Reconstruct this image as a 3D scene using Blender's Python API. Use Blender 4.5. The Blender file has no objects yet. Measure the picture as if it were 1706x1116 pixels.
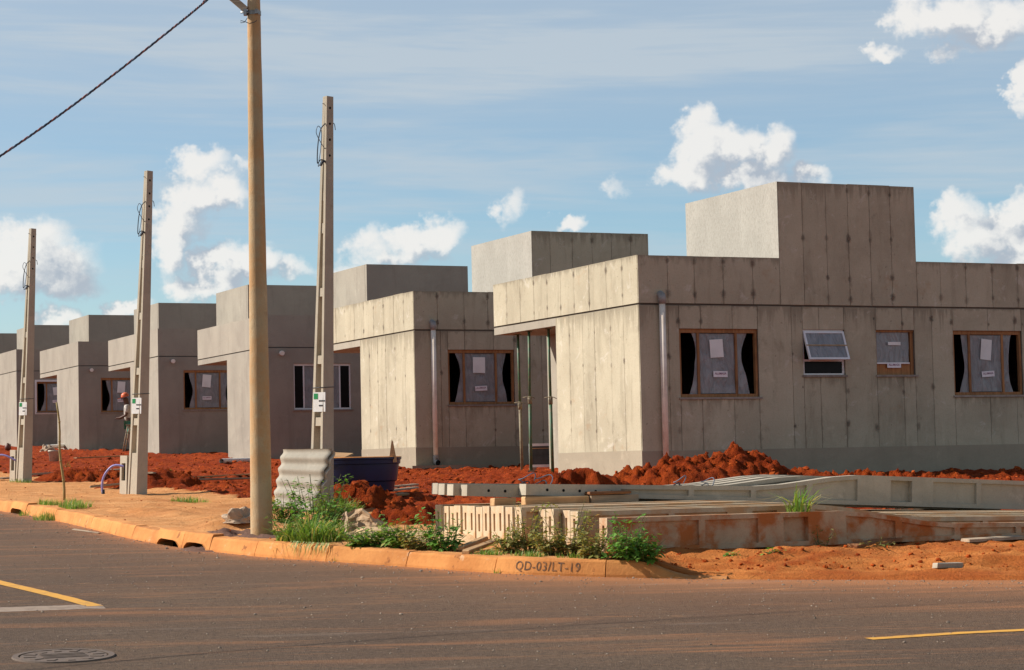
import bpy, bmesh, math, random
from mathutils import Vector, Matrix, noise
from mathutils.bvhtree import BVHTree
R = math.radians
random.seed(7)
scene = bpy.context.scene
COL = scene.collection

# ------------------------------------------------------------------ camera
FPX, CX, CY = 3600.0, 853.0, 558.0
EYE = Vector((0, 0, 1.6))
PITCH, ROLL = math.atan(218 / 3600.0), 0.022
F_ = Vector((0, math.cos(PITCH), math.sin(PITCH)))
R0 = Vector((1, 0, 0)); U0 = Vector((0, -math.sin(PITCH), math.cos(PITCH)))
R_ = R0 * math.cos(ROLL) - U0 * math.sin(ROLL)
U_ = U0 * math.cos(ROLL) + R0 * math.sin(ROLL)
cd = bpy.data.cameras.new('camera'); cam = bpy.data.objects.new('camera', cd); COL.objects.link(cam)
cd.sensor_width = 36; cd.lens = 36 * FPX / 1706.0; cd.clip_start = 0.1; cd.clip_end = 3000
m = Matrix((R_, U_, -F_)).transposed().to_4x4(); m.translation = EYE; cam.matrix_world = m
scene.camera = cam

def ray(px, py):
    return (F_ + R_ * ((px - CX) / FPX) - U_ * ((py - CY) / FPX)).normalized()

# ------------------------------------------------------------------ sun, sky, exposure
SUN_EL, SUN_AZ = R(36), R(-84)            # azimuth measured from +Y towards +X
L = Vector((math.sin(SUN_AZ) * math.cos(SUN_EL), math.cos(SUN_AZ) * math.cos(SUN_EL), math.sin(SUN_EL)))
sd = bpy.data.lights.new('sun', 'SUN'); sun = bpy.data.objects.new('sun', sd); COL.objects.link(sun)
sd.energy = 5.0; sd.angle = R(0.55); sd.color = (1.0, 0.955, 0.90)
sun.rotation_euler = L.to_track_quat('Z', 'Y').to_euler(); sun.location = (-40, 20, 60)
scene.view_settings.view_transform = 'Standard'; scene.view_settings.look = 'None'
scene.view_settings.exposure = 0.45; scene.view_settings.gamma = 1.0
scene.view_settings.use_curve_mapping = False

scene.cycles.max_bounces = 5; scene.cycles.diffuse_bounces = 3; scene.cycles.transparent_max_bounces = 10
scene.cycles.use_denoising = True

class NT:
    def __init__(s, tree): s.t = tree; s.n = tree.nodes; s.l = tree.links
    def new(s, typ, **kw):
        nd = s.n.new(typ)
        for k, v in kw.items():
            if k.startswith('i_'):
                key = k[2:]
                key = int(key) if key.isdigit() else key.replace('_', ' ')
                s.set(nd.inputs[key], v)
            else: setattr(nd, k, v)
        return nd
    def set(s, sock, v):
        if isinstance(v, bpy.types.NodeSocket): s.l.new(v, sock)
        else: sock.default_value = v
    def math(s, op, a, b=0.0, c=0.0, clamp=False):
        nd = s.n.new('ShaderNodeMath'); nd.operation = op; nd.use_clamp = clamp
        s.set(nd.inputs[0], a); s.set(nd.inputs[1], b); s.set(nd.inputs[2], c)
        return nd.outputs[0]
    def mix(s, f, a, b, blend='MIX'):
        nd = s.n.new('ShaderNodeMix'); nd.data_type = 'RGBA'; nd.blend_type = blend; nd.clamp_factor = True
        s.set(nd.inputs[0], f)
        for i, v in ((6, a), (7, b)):
            if not isinstance(v, bpy.types.NodeSocket) and len(v) == 3: v = (*v, 1)
            s.set(nd.inputs[i], v)
        return nd.outputs[2]
    def ramp(s, f, lo, hi, a=0.0, b=1.0, smooth=True):
        nd = s.n.new('ShaderNodeMapRange'); nd.interpolation_type = 'SMOOTHSTEP' if smooth else 'LINEAR'
        s.set(nd.inputs[0], f); s.set(nd.inputs[1], lo); s.set(nd.inputs[2], hi)
        s.set(nd.inputs[3], a); s.set(nd.inputs[4], b)
        return nd.outputs[0]
    def noise(s, vec, scale, detail=4, rough=0.55, dist=0.0):
        nd = s.n.new('ShaderNodeTexNoise')
        s.set(nd.inputs['Vector'], vec); nd.inputs['Scale'].default_value = scale
        nd.inputs['Detail'].default_value = detail; nd.inputs['Roughness'].default_value = rough
        nd.inputs['Distortion'].default_value = dist
        return nd.outputs[0]
    def mapping(s, vec, scale=(1, 1, 1), loc=(0, 0, 0), rot=(0, 0, 0)):
        nd = s.n.new('ShaderNodeMapping'); s.set(nd.inputs[0], vec)
        nd.inputs[1].default_value = loc; nd.inputs[2].default_value = rot; nd.inputs[3].default_value = scale
        return nd.outputs[0]
    def xyz(s, x, y, z=0.0):
        nd = s.n.new('ShaderNodeCombineXYZ'); s.set(nd.inputs[0], x); s.set(nd.inputs[1], y); s.set(nd.inputs[2], z)
        return nd.outputs[0]

# clouds: (pixel centre, pixel half sizes, strength) turned into sky directions
CLOUDS = [
 (1163,205,40,34,1),(1165,250,62,52,1),(1225,250,72,50,1),(1285,245,44,48,1),(1150,290,60,40,.95),(1250,295,95,32,.9),(1345,288,50,26,.55),
 (1510,25,50,34,.9),(1580,20,85,44,.95),(1660,35,80,42,.9),(1472,80,38,18,.62),(1590,78,70,18,.4),
 (1598,352,46,42,1),(1625,395,80,52,1),(1688,365,70,36,.9),(1700,415,80,50,1),(1702,140,26,52,1),
 (50,415,72,62,1),(85,440,85,56,1),(25,455,90,52,1),(110,472,66,34,.95),(20,480,80,26,.9),
 (372,322,52,36,1),(325,330,52,44,1),(300,370,50,52,1),(285,415,46,50,.95),(330,272,56,32,.75),(395,282,50,16,.4),
 (365,435,62,40,1),(410,440,60,40,.95),(305,480,52,34,.8),(470,450,70,32,.5),(350,470,90,30,.7),
 (735,393,46,34,.8),(690,408,80,34,.72),(610,410,58,34,.55),(650,430,120,24,.55),
 (945,370,34,20,.85),(855,345,34,48,.42),(1030,305,34,30,.3),
 (100,535,56,26,.6),(205,517,44,22,.75),(560,455,90,24,.4),(1010,410,80,18,.3)]

def build_world():
    w = bpy.data.worlds.new('World'); scene.world = w; w.use_nodes = True
    N = NT(w.node_tree); N.n.clear()
    out = N.new('ShaderNodeOutputWorld'); bg = N.new('ShaderNodeBackground')
    N.l.new(bg.outputs[0], out.inputs[0])
    sky = N.new('ShaderNodeTexSky'); sky.sky_type = 'NISHITA'; sky.sun_disc = False
    sky.sun_elevation = SUN_EL; sky.sun_rotation = SUN_AZ
    sky.air_density = 1.0; sky.dust_density = 0.6; sky.ozone_density = 2.2; sky.altitude = 500
    tc = N.new('ShaderNodeTexCoord')
    sp = N.new('ShaderNodeSeparateXYZ'); N.l.new(tc.outputs['Generated'], sp.inputs[0])
    az = N.math('MULTIPLY', N.math('ARCTAN2', sp.outputs[0], sp.outputs[1]), 57.29578)
    el = N.math('MULTIPLY', N.math('ARCSINE', sp.outputs[2]), 57.29578)
    def vmath(op, *ins):
        nd = N.n.new('ShaderNodeVectorMath'); nd.operation = op
        for i, v in enumerate(ins): N.set(nd.inputs[i], v)
        return nd.outputs['Value'] if op == 'LENGTH' else nd.outputs[0]
    v0 = N.xyz(az, el, 0.0)
    # warped coordinates give ragged cauliflower outlines
    w1 = N.new('ShaderNodeTexNoise'); N.set(w1.inputs['Vector'], v0); w1.inputs['Scale'].default_value = 1.0
    w1.inputs['Detail'].default_value = 4; w1.inputs['Roughness'].default_value = 0.6
    warp = vmath('MULTIPLY_ADD', w1.outputs[1], (1.9, 1.6, 0.0), (-.95, -.80, 0.0))
    vw = vmath('ADD', v0, warp)
    def field(vec, blobs, k):
        acc = None
        for (px, py, rx, ry, st) in blobs:
            d = ray(px, py)
            ca = math.degrees(math.atan2(d.x, d.y)); ce = math.degrees(math.asin(d.z))
            ra = rx / FPX * 57.3 * 1.13; re = ry / FPX * 57.3 * 1.13
            ln = vmath('LENGTH', vmath('MULTIPLY_ADD', vec, (1 / ra, 1 / re, 0.0), (-ca / ra, -ce / re, 1.0 - st)))
            acc = ln if acc is None else N.math('SMOOTH_MIN', acc, ln, k)
        return N.math('MAXIMUM', N.math('SUBTRACT', 1.0, acc), 0.0)
    acc = field(vw, CLOUDS, .16)
    vs = vmath('ADD', vw, (-0.55, 0.55, 0.0))          # a sample towards the sun: lit and shaded sides
    acc2 = field(vs, [c for c in CLOUDS if c[2] * c[3] > 1900], .16)
    # the same kind of cumulus all round the rest of the sky
    far = N.ramp(N.math('ABSOLUTE', az), 14.5, 20.0)
    low = N.math('MULTIPLY', N.ramp(el, 0.0, 2.0), N.ramp(el, 34.0, 12.0))
    gen = N.noise(N.mapping(v0, (0.13, 0.26, 1)), 1.0, 5, 0.55)
    gv = N.math('MULTIPLY', N.math('MULTIPLY', N.ramp(gen, .52, .72), far), low)
    acc = N.math('MAXIMUM', acc, gv)
    nz = N.noise(v0, 2.0, 6, 0.62)
    nz2 = N.noise(vmath('ADD', v0, (-.10, .10, 0.0)), 2.0, 5, 0.62)
    dens = N.math('ADD', acc, N.math('MULTIPLY', N.math('SUBTRACT', nz, .5), 0.75))
    alpha = N.math('MULTIPLY', N.ramp(dens, -0.02, 0.62), N.ramp(acc, 0.0, 0.30))
    shade = N.math('ADD', N.math('MULTIPLY', N.math('SUBTRACT', nz2, nz), .9), N.math('MULTIPLY', N.math('SUBTRACT', acc2, acc), 1.25))
    shade = N.ramp(N.math('ADD', shade, N.math('MULTIPLY', acc, .24)), -0.25, 0.50)
    ccol = N.mix(shade, (7.1, 6.9, 6.6), (3.4, 3.75, 4.3))
    # thin streaky veil
    vv = N.xyz(N.math('MULTIPLY', az, .045), N.math('ADD', N.math('MULTIPLY', el, .48), N.math('MULTIPLY', az, 0.01)), 3.0)
    vn = N.noise(vv, 1.25, 5, 0.6, 0.3)
    vn2 = N.noise(N.mapping(vv, (2.2, 3.2, 1)), 1.0, 4, 0.65)
    veil = N.math('ADD', N.math('MULTIPLY', N.ramp(vn, .42, .68), .54), N.math('MULTIPLY', N.ramp(vn2, .42, .75), .16))
    haze = N.ramp(el, 8.0, -1.0, 0.0, 0.22)
    high = N.math('MULTIPLY', N.ramp(el, 6.0, 12.0, 0.0, 0.5), N.ramp(el, 30.0, 15.0))
    veil = N.math('MULTIPLY', veil, N.ramp(el, 45.0, 16.0, .35, 1.0))
    vf = N.math('MINIMUM', N.math('ADD', N.math('ADD', veil, haze), high), .80)
    skyc = N.mix(1.0, sky.outputs[0], (0.84, 0.94, 0.95), 'MULTIPLY')
    c1 = N.mix(vf, skyc, (4.25, 4.75, 5.15))
    c2 = N.mix(N.math('MULTIPLY', alpha, .88), c1, ccol)
    below = N.ramp(el, 0.5, -2.0)
    c3 = N.mix(below, c2, (1.6, 1.1, .8))
    N.l.new(c3, bg.inputs[0]); bg.inputs[1].default_value = 0.095
    w.cycles.sampling_method = 'MANUAL'; w.cycles.sample_map_resolution = 512
build_world()

# ------------------------------------------------------------------ helpers
def tag(o, label=None, cat=None, group=None, kind=None):
    if label: o['label'] = label
    if cat: o['category'] = cat
    if group: o['group'] = group
    if kind: o['kind'] = kind
    return o
def empty(name, loc=(0, 0, 0), rz=0.0):
    o = bpy.data.objects.new(name, None); o.empty_display_size = .2
    COL.objects.link(o); o.location = loc; o.rotation_euler = (0, 0, rz); return o
def link(name, me, mat=None, parent=None, loc=None, rot=None):
    o = bpy.data.objects.new(name, me); COL.objects.link(o)
    if mat is not None and len(me.materials) == 0: me.materials.append(mat)
    if parent: o.parent = parent
    if loc is not None: o.location = loc
    if rot is not None: o.rotation_euler = rot
    return o

class MB:
    def __init__(s): s.v = []; s.f = []; s.sm = []
    def add(s, vs, fs, smooth=False):
        b = len(s.v); s.v += [tuple(p) for p in vs]
        for f in fs: s.f.append(tuple(i + b for i in f)); s.sm.append(smooth)
        return s
    def box(s, x0, x1, y0, y1, z0, z1, M=None):
        vs = [(x, y, z) for z in (z0, z1) for y in (y0, y1) for x in (x0, x1)]
        if M: vs = [M @ Vector(p) for p in vs]
        return s.add(vs, [(0, 2, 3, 1), (4, 5, 7, 6), (0, 1, 5, 4), (2, 6, 7, 3), (0, 4, 6, 2), (1, 3, 7, 5)])
    def hexa(s, bot, top):                      # 4 points ccw below, 4 above
        return s.add(list(bot) + list(top), [(3, 2, 1, 0), (4, 5, 6, 7), (0, 1, 5, 4), (1, 2, 6, 5), (2, 3, 7, 6), (3, 0, 4, 7)])
    def rough_box(s, x0, x1, y0, y1, z0, z1, j, rnd, b=0.006, M=None):   # worn, chamfered box
        P = []
        for z, zz in ((z0, z0 + b), (z0 + b, z0 + b), (z1 - b, z1 - b), (z1, z1)):
            k = b if z in (z0, z1) else 0
            for (x, y) in ((x0 + k, y0 + k), (x1 - k, y0 + k), (x1 - k, y1 - k), (x0 + k, y1 - k)):
                P.append(Vector((x + rnd.uniform(-j, j), y + rnd.uniform(-j, j), z + rnd.uniform(-j, j))))
        if M: P = [M @ p for p in P]
        F = [(3, 2, 1, 0), (12, 13, 14, 15)]
        for l in range(3):
            for i in range(4):
                F.append((l * 4 + i, l * 4 + (i + 1) % 4, l * 4 + 4 + (i + 1) % 4, l * 4 + 4 + i))
        return s.add(P, F)
    def tube(s, pts, rad, n=8, caps=True, smooth=True):
        pts = [Vector(p) for p in pts]
        if not hasattr(rad, '__len__'): rad = [rad] * len(pts)
        vs = []; up = None
        for i, p in enumerate(pts):
            t = (pts[min(i + 1, len(pts) - 1)] - pts[max(i - 1, 0)])
            t = t.normalized() if t.length > 1e-9 else Vector((0, 0, 1))
            if up is None: up = t.orthogonal().normalized()
            up = (up - t * up.dot(t)); up = up.normalized() if up.length > 1e-6 else t.orthogonal().normalized()
            b = t.cross(up)
            for k in range(n):
                a = 2 * math.pi * k / n
                vs.append(p + (up * math.cos(a) + b * math.sin(a)) * rad[i])
        fs = []
        for i in range(len(pts) - 1):
            for k in range(n):
                fs.append((i * n + k, i * n + (k + 1) % n, (i + 1) * n + (k + 1) % n, (i + 1) * n + k))
        s.add(vs, fs, smooth)
        if caps:
            c = len(s.v) - len(vs)
            s.f.append(tuple(c + k for k in range(n))[::-1]); s.sm.append(False)
            e = c + (len(pts) - 1) * n
            s.f.append(tuple(e + k for k in range(n))); s.sm.append(False)
        return s
    def mesh(s, name):
        me = bpy.data.meshes.new(name); me.from_pydata(s.v, [], s.f)
        me.polygons.foreach_set('use_smooth', s.sm); me.update(); return me
    def build(s, name, mat, parent=None, loc=None, rot=None):
        return link(name, s.mesh(name), mat, parent, loc, rot)

def box_part(name, mat, parent, *a):
    return MB().box(*a).build(name, mat, parent)

# ------------------------------------------------------------------ materials
MATS = {}
def newmat(name):
    mt = bpy.data.materials.new(name); mt.use_nodes = True
    N = NT(mt.node_tree); N.n.clear()
    out = N.new('ShaderNodeOutputMaterial'); p = N.new('ShaderNodeBsdfPrincipled')
    N.l.new(p.outputs[0], out.inputs[0]); p.inputs['Specular IOR Level'].default_value = 0.3
    MATS[name] = mt
    return mt, N, p, out
def bump(N, p, h, strength, dist=0.02):
    b = N.new('ShaderNodeBump'); b.inputs['Strength'].default_value = strength; b.inputs['Distance'].default_value = dist
    N.l.new(h, b.inputs['Height']); N.l.new(b.outputs[0], p.inputs['Normal'])

def concrete(name, c1, c2, c3, streak=.6, bstr=.25, scale=1.0, rough=.9, dirt=None, dirt_amt=0, rnd=.12, blot=.55, seam=None):
    mt, N, p, out = newmat(name)
    tc = N.new('ShaderNodeTexCoord'); oi = N.new('ShaderNodeObjectInfo')
    v = tc.outputs['Object']
    big = N.noise(v, .9 * scale, 6, .6)
    st = N.noise(N.mapping(v, (2.6 * scale, 2.6 * scale, .55 * scale)), 1.0, 7, .68, .5)
    fine = N.noise(v, 38 * scale, 5, .7)
    mid = N.noise(N.mapping(v, (1, 1, .7)), 3.6 * scale, 7, .72, .5)
    col = N.mix(N.ramp(big, .3, .7), c1, c2)
    col = N.mix(N.math('MULTIPLY', N.ramp(st, .50, .72), streak * .75), col, c3)
    col = N.mix(N.math('MULTIPLY', N.ramp(mid, .56, .74), blot), col, c3)
    col = N.mix(N.math('MULTIPLY', N.ramp(fine, .48, .74), .36), col, c3)
    pat = N.noise(N.mapping(v, (.5, .5, 1.1)), 1.3 * scale, 5, .6, .8)
    col = N.mix(N.math('MULTIPLY', N.ramp(pat, .52, .66), .30), col, tuple(x * .8 for x in c2))
    col = N.mix(N.math('MULTIPLY', N.ramp(N.noise(v, 2.3 * scale, 7, .7), .58, .7), .35), col, tuple(min(1, x * 1.35) for x in c1))
    if dirt:
        z = N.new('ShaderNodeSeparateXYZ'); N.l.new(v, z.inputs[0])
        dn = N.noise(v, 2.0 * scale, 6, .65)
        col = N.mix(N.math('MULTIPLY', N.ramp(dn, .40, .62), dirt_amt), col, dirt)
    if seam is not None:      # grout leaked along the panel joints, drips below the top edge, rusty and pale patches
        gs_ = N.new('ShaderNodeSeparateXYZ'); N.l.new(tc.outputs['Generated'], gs_.inputs[0])
        e = N.math('MINIMUM', gs_.outputs[seam], N.math('SUBTRACT', 1.0, gs_.outputs[seam]))
        nn = N.noise(N.mapping(v, (3, 3, 1.6)), 2.2, 6, .7, .6)
        band = N.ramp(e, N.math('MULTIPLY', N.ramp(nn, .42, .74), .26), 0.0)
        col = N.mix(N.math('MULTIPLY', band, N.math('MULTIPLY', N.ramp(N.noise(v, .9, 3, .5), .35, .65), .48)), col, tuple(x * .72 for x in c3))
        dr = N.noise(N.mapping(v, (9, 9, .5)), 1.0, 5, .7)
        top = N.math('MULTIPLY', N.ramp(gs_.outputs[2], N.ramp(dr, .35, .7, 1.0, .70), 1.0), .55)
        col = N.mix(top, col, tuple(x * .75 for x in c3))
        col = N.mix(N.math('MULTIPLY', N.ramp(N.noise(v, 1.7, 7, .7, .3), .60, .70), .30), col, (.36, .20, .09))
        col = N.mix(N.math('MULTIPLY', N.ramp(N.noise(v, 2.9, 8, .75, .6), .57, .66), .45), col, (.60, .54, .43))
        vo = N.noise(v, 15, 2, .5)
        col = N.mix(N.math('MULTIPLY', N.ramp(vo, .70, .75), .5), col, tuple(x * .5 for x in c3))
    hsv = N.new('ShaderNodeHueSaturation'); N.set(hsv.inputs['Color'], col)
    N.set(hsv.inputs['Value'], N.math('ADD', 1.0 - rnd, N.math('MULTIPLY', oi.outputs['Random'], 2 * rnd)))
    N.l.new(hsv.outputs[0], p.inputs['Base Color'])
    p.inputs['Roughness'].default_value = rough
    sp_ = N.noise(v, 90 * scale, 3, .6)
    h = N.math('ADD', N.math('MULTIPLY', fine, .5), N.math('ADD', mid, N.math('MULTIPLY', st, .6)))
    bump(N, p, h, bstr, .02)
    return mt
def plain(name, col, rough=.6, metal=0, var=.12, scale=8, spec=.3, bstr=.0, col2=None):
    mt, N, p, out = newmat(name)
    tc = N.new('ShaderNodeTexCoord'); oi = N.new('ShaderNodeObjectInfo')
    nz = N.noise(tc.outputs['Object'], scale, 6, .65)
    c2 = col2 or tuple(max(0, c * .62) for c in col)
    c = N.mix(N.ramp(nz, .38, .72), col, c2)
    hsv = N.new('ShaderNodeHueSaturation'); N.set(hsv.inputs['Color'], c)
    N.set(hsv.inputs['Value'], N.math('ADD', 1.0 - var, N.math('MULTIPLY', oi.outputs['Random'], 2 * var)))
    N.l.new(hsv.outputs[0], p.inputs['Base Color'])
    p.inputs['Roughness'].default_value = rough; p.inputs['Metallic'].default_value = metal
    p.inputs['Specular IOR Level'].default_value = spec
    if bstr: bump(N, p, N.noise(tc.outputs['Object'], scale * 4, 5, .7), bstr, .01)
    return mt
def wood(name, c1, c2, axis=0, rough=.75):
    mt, N, p, out = newmat(name)
    tc = N.new('ShaderNodeTexCoord'); oi = N.new('ShaderNodeObjectInfo')
    sc = [26, 26, 26]; sc[axis] = 1.3
    nz = N.noise(N.mapping(tc.outputs['Object'], tuple(sc)), 1.0, 5, .6, .5)
    big = N.noise(tc.outputs['Object'], 2.5, 5, .6)
    c = N.mix(N.ramp(nz, .35, .7), c1, c2)
    c = N.mix(N.math('MULTIPLY', N.ramp(big, .5, .7), .5), c, tuple(x * .5 for x in c2))
    hsv = N.new('ShaderNodeHueSaturation'); N.set(hsv.inputs['Color'], c)
    N.set(hsv.inputs['Value'], N.math('ADD', .8, N.math('MULTIPLY', oi.outputs['Random'], .4)))
    N.l.new(hsv.outputs[0], p.inputs['Base Color']); p.inputs['Roughness'].default_value = rough
    bump(N, p, nz, .2, .01)
    return mt
def leafmat(name, c1, c2, c3=None):
    mt, N, p, out = newmat(name)
    g = N.new('ShaderNodeNewGeometry')
    wn = g.outputs['Random Per Island']
    c = N.mix(wn, c1, c2)
    if c3: c = N.mix(N.ramp(wn, .82, .9), c, c3)
    N.l.new(c, p.inputs['Base Color']); p.inputs['Roughness'].default_value = .55
    tr = N.new('ShaderNodeBsdfTranslucent'); N.l.new(N.mix(1.0, c, (1.5, 1.5, .7), 'MULTIPLY'), tr.inputs[0])
    ad = N.new('ShaderNodeMixShader'); ad.inputs[0].default_value = .3
    N.l.new(p.outputs[0], ad.inputs[1]); N.l.new(tr.outputs[0], ad.inputs[2]); N.l.new(ad.outputs[0], out.inputs[0])
    return mt

for nm_, ax_ in (('form_side', 0), ('form_front', 1)):
    concrete(nm_, (.49, .425, .295), (.41, .35, .24), (.245, .20, .13), .6, .4, rnd=.06, blot=.6, seam=ax_)
concrete('form_core', (.17, .135, .10), (.14, .11, .085), (.10, .08, .06), .5, .3)
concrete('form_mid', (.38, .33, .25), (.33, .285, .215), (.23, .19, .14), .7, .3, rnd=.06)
concrete('render_grey', (.345, .30, .232), (.29, .25, .195), (.195, .165, .125), .55, .35, rnd=.05, blot=.35)
concrete('render_core', (.14, .13, .115), (.12, .11, .1), (.09, .085, .075), .5, .3)
concrete('plinth_grey', (.36, .295, .205), (.305, .25, .172), (.225, .178, .12), .3, .2, rnd=.05, blot=.3)
concrete('post_grey', (.45, .38, .28), (.38, .32, .235), (.24, .195, .135), .35, .25, 2.0, rnd=.10)
concrete('post_dusty', (.58, .45, .29), (.49, .37, .235), (.32, .22, .13), .3, .25, 2.0, dirt=(.48, .22, .07), dirt_amt=.65, rnd=.03)
concrete('post_muddy', (.56, .40, .25), (.47, .32, .19), (.30, .18, .09), .35, .3, 2.0, dirt=(.42, .125, .026), dirt_amt=.95, rnd=.05)
concrete('round_pole', (.46, .325, .18), (.38, .265, .145), (.25, .17, .09), .8, .4, 1.6, dirt=(.46, .20, .055), dirt_amt=.5, blot=.7)
concrete('fibre_cement', (.40, .35, .27), (.345, .30, .23), (.24, .20, .15), .45, .12, 1.5)
def stucco():
    mt, N, p, out = newmat('stucco')
    tc = N.new('ShaderNodeTexCoord'); v = tc.outputs['Object']
    st = N.noise(N.mapping(v, (42, 42, 15)), 1.0, 4, .65)
    big = N.noise(N.mapping(v, (1.2, 1.2, .6)), 1.0, 6, .6)
    c = N.mix(N.ramp(big, .3, .7), (.42, .385, .32), (.35, .32, .265))
    c = N.mix(N.math('MULTIPLY', N.ramp(st, .45, .7), .5), c, (.24, .21, .17))
    N.l.new(c, p.inputs['Base Color']); p.inputs['Roughness'].default_value = .95
    bump(N, p, st, .45, .02)
stucco()
def plug():
    mt, N, p, out = newmat('mortar_stain')
    tc = N.new('ShaderNodeTexCoord'); oi = N.new('ShaderNodeObjectInfo')
    add = N.new('ShaderNodeVectorMath'); add.operation = 'ADD'
    N.l.new(tc.outputs['Object'], add.inputs[0]); N.l.new(oi.outputs['Location'], add.inputs[1])
    ln = N.new('ShaderNodeVectorMath'); ln.operation = 'LENGTH'; N.l.new(N.mapping(tc.outputs['Object'], (1, 1, .7)), ln.inputs[0])
    nz = N.noise(add.outputs[0], 16, 5, .65)
    f = N.math('SUBTRACT', N.math('ADD', .062, N.math('MULTIPLY', N.math('SUBTRACT', nz, .5), .09)), ln.outputs['Value'])
    al = N.math('MULTIPLY', N.ramp(f, -.02, .05), N.math('ADD', .25, N.math('MULTIPLY', oi.outputs['Random'], .5)))
    p.inputs['Base Color'].default_value = (.17, .13, .092, 1); p.inputs['Roughness'].default_value = .95
    tr = N.new('ShaderNodeBsdfTransparent'); mx = N.new('ShaderNodeMixShader')
    N.l.new(al, mx.inputs[0]); N.l.new(tr.outputs[0], mx.inputs[1]); N.l.new(p.outputs[0], mx.inputs[2]); N.l.new(mx.outputs[0], out.inputs[0])
plug()
def plastic_film():
    mt, N, p, out = newmat('plastic_film')
    tc = N.new('ShaderNodeTexCoord'); v = tc.outputs['Object']
    nz = N.noise(N.mapping(v, (7, 1, 2.6), rot=(0, .6, 0)), 1.0, 4, .6, 1.6)
    p.inputs['Base Color'].default_value = (.42, .41, .40, 1); p.inputs['Roughness'].default_value = .28
    p.inputs['Specular IOR Level'].default_value = .6
    bump(N, p, nz, .9, .05)
    tr = N.new('ShaderNodeBsdfTransparent'); tr.inputs[0].default_value = (.85, .85, .85, 1)
    mx = N.new('ShaderNodeMixShader'); N.l.new(N.ramp(nz, .3, .75, .50, .72), mx.inputs[0])
    N.l.new(tr.outputs[0], mx.inputs[1]); N.l.new(p.outputs[0], mx.inputs[2]); N.l.new(mx.outputs[0], out.inputs[0])
plastic_film()
plain('glass_dark', (.008, .008, .008), .35, 0, 0, spec=.12)
plain('glass_sky', (.07, .075, .08), .12, .15, 0, spec=.6)
wood('frame_wood', (.36, .17, .065), (.24, .105, .038), 2)
wood('timber', (.52, .31, .14), (.36, .19, .08), 0)
wood('timber_grey', (.46, .34, .22), (.30, .21, .13), 0)
wood('timber_red', (.36, .15, .055), (.22, .085, .03), 0)
wood('bamboo', (.36, .26, .10), (.26, .18, .06), 2)
plain('paper', (.80, .77, .72), .8, var=.03, scale=3, col2=(.7, .67, .62))
plain('sticker', (.82, .78, .77), .6, var=.03, col2=(.74, .66, .66))
plain('sticker_ink', (.30, .16, .22), .7, var=0)
plain('white_metal', (.78, .75, .72), .4, 0, .03, 3, .5, col2=(.68, .64, .60))
plain('sill_stone', (.33, .27, .22), .85, bstr=.2)
plain('pvc_pipe', (.86, .73, .59), .7, 0, .03, 4, .15, col2=(.64, .52, .40))
plain('pvc_grey', (.33, .31, .28), .5, 0, .05, 6, .4)
plain('pvc_white', (.80, .77, .70), .45, 0, .04, 4, .4, col2=(.68, .60, .50))
plain('hole_shade_black', (.006, .006, .006), .9, var=0)  # near-black colour painted as the shade inside holes and pipe mouths
plain('prop_green', (.055, .135, .06), .55, 0, .1, 14, .4, col2=(.16, .13, .07))
plain('prop_rust', (.30, .25, .15), .7, 0, .1, 14, .3, col2=(.17, .12, .07))
plain('steel_zinc', (.30, .30, .29), .45, .7, .05, 12, .5, col2=(.18, .15, .12))
plain('wire_dark', (.03, .035, .045), .5, var=.05)
plain('wire_red', (.28, .07, .04), .5, var=.05)
plain('wire_grey', (.12, .15, .19), .5, var=.05)
plain('hose_violet', (.30, .27, .52), .45, var=.04, col2=(.24, .2, .42))
plain('sign_white', (.82, .80, .74), .5, var=.02, col2=(.74, .70, .62))
plain('sign_green', (.02, .28, .08), .5, var=0)
plain('ink_black', (.03, .03, .03), .7, var=0)
plain('kerb_ink', (.085, .05, .033), .9, var=0, scale=38, col2=(.34, .145, .05))
plain('tank_blue', (.002, .011, .052), .4, 0, 0, 5, .35, col2=(.003, .007, .026))
plain('sack_white', (.40, .29, .19), .85, var=.05, scale=9, bstr=.3, col2=(.34, .22, .13))
plain('paper_bag', (.42, .28, .16), .85, var=.05, scale=9, bstr=.3, col2=(.34, .20, .10))
plain('bucket_plastic', (.62, .52, .38), .5, var=.02)
plain('skin', (.13, .065, .04), .6, var=0)
plain('shirt', (.58, .53, .46), .85, var=0, scale=20)
plain('shorts', (.07, .26, .19), .85, var=0, scale=20)
plain('cap_orange', (.72, .17, .07), .45, var=0, col2=(.60, .14, .06))
plain('boot', (.05, .04, .03), .8, var=0)
plain('cast_iron', (.135, .098, .074), .8, 0, 0, 18, .2, bstr=.3, col2=(.17, .12, .085))
plain('stone', (.36, .27, .19), .95, var=.2, scale=14, bstr=.3)
plain('gravel', (.17, .085, .055), .98, var=0, scale=40, bstr=.8, col2=(.09, .05, .035))
plain('sand', (.62, .42, .23), .98, var=0, scale=30, bstr=.4, col2=(.52, .32, .16))
leafmat('leaf_green', (.085, .17, .022), (.19, .31, .05), (.34, .33, .10))
leafmat('leaf_dry', (.20, .22, .05), (.36, .29, .10), (.42, .26, .10))
leafmat('leaf_bright', (.10, .24, .03), (.19, .34, .07))
leafmat('grass_green', (.10, .20, .028), (.25, .36, .07), (.44, .37, .15))
plain('stem', (.16, .17, .06), .8, var=.1)

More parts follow.
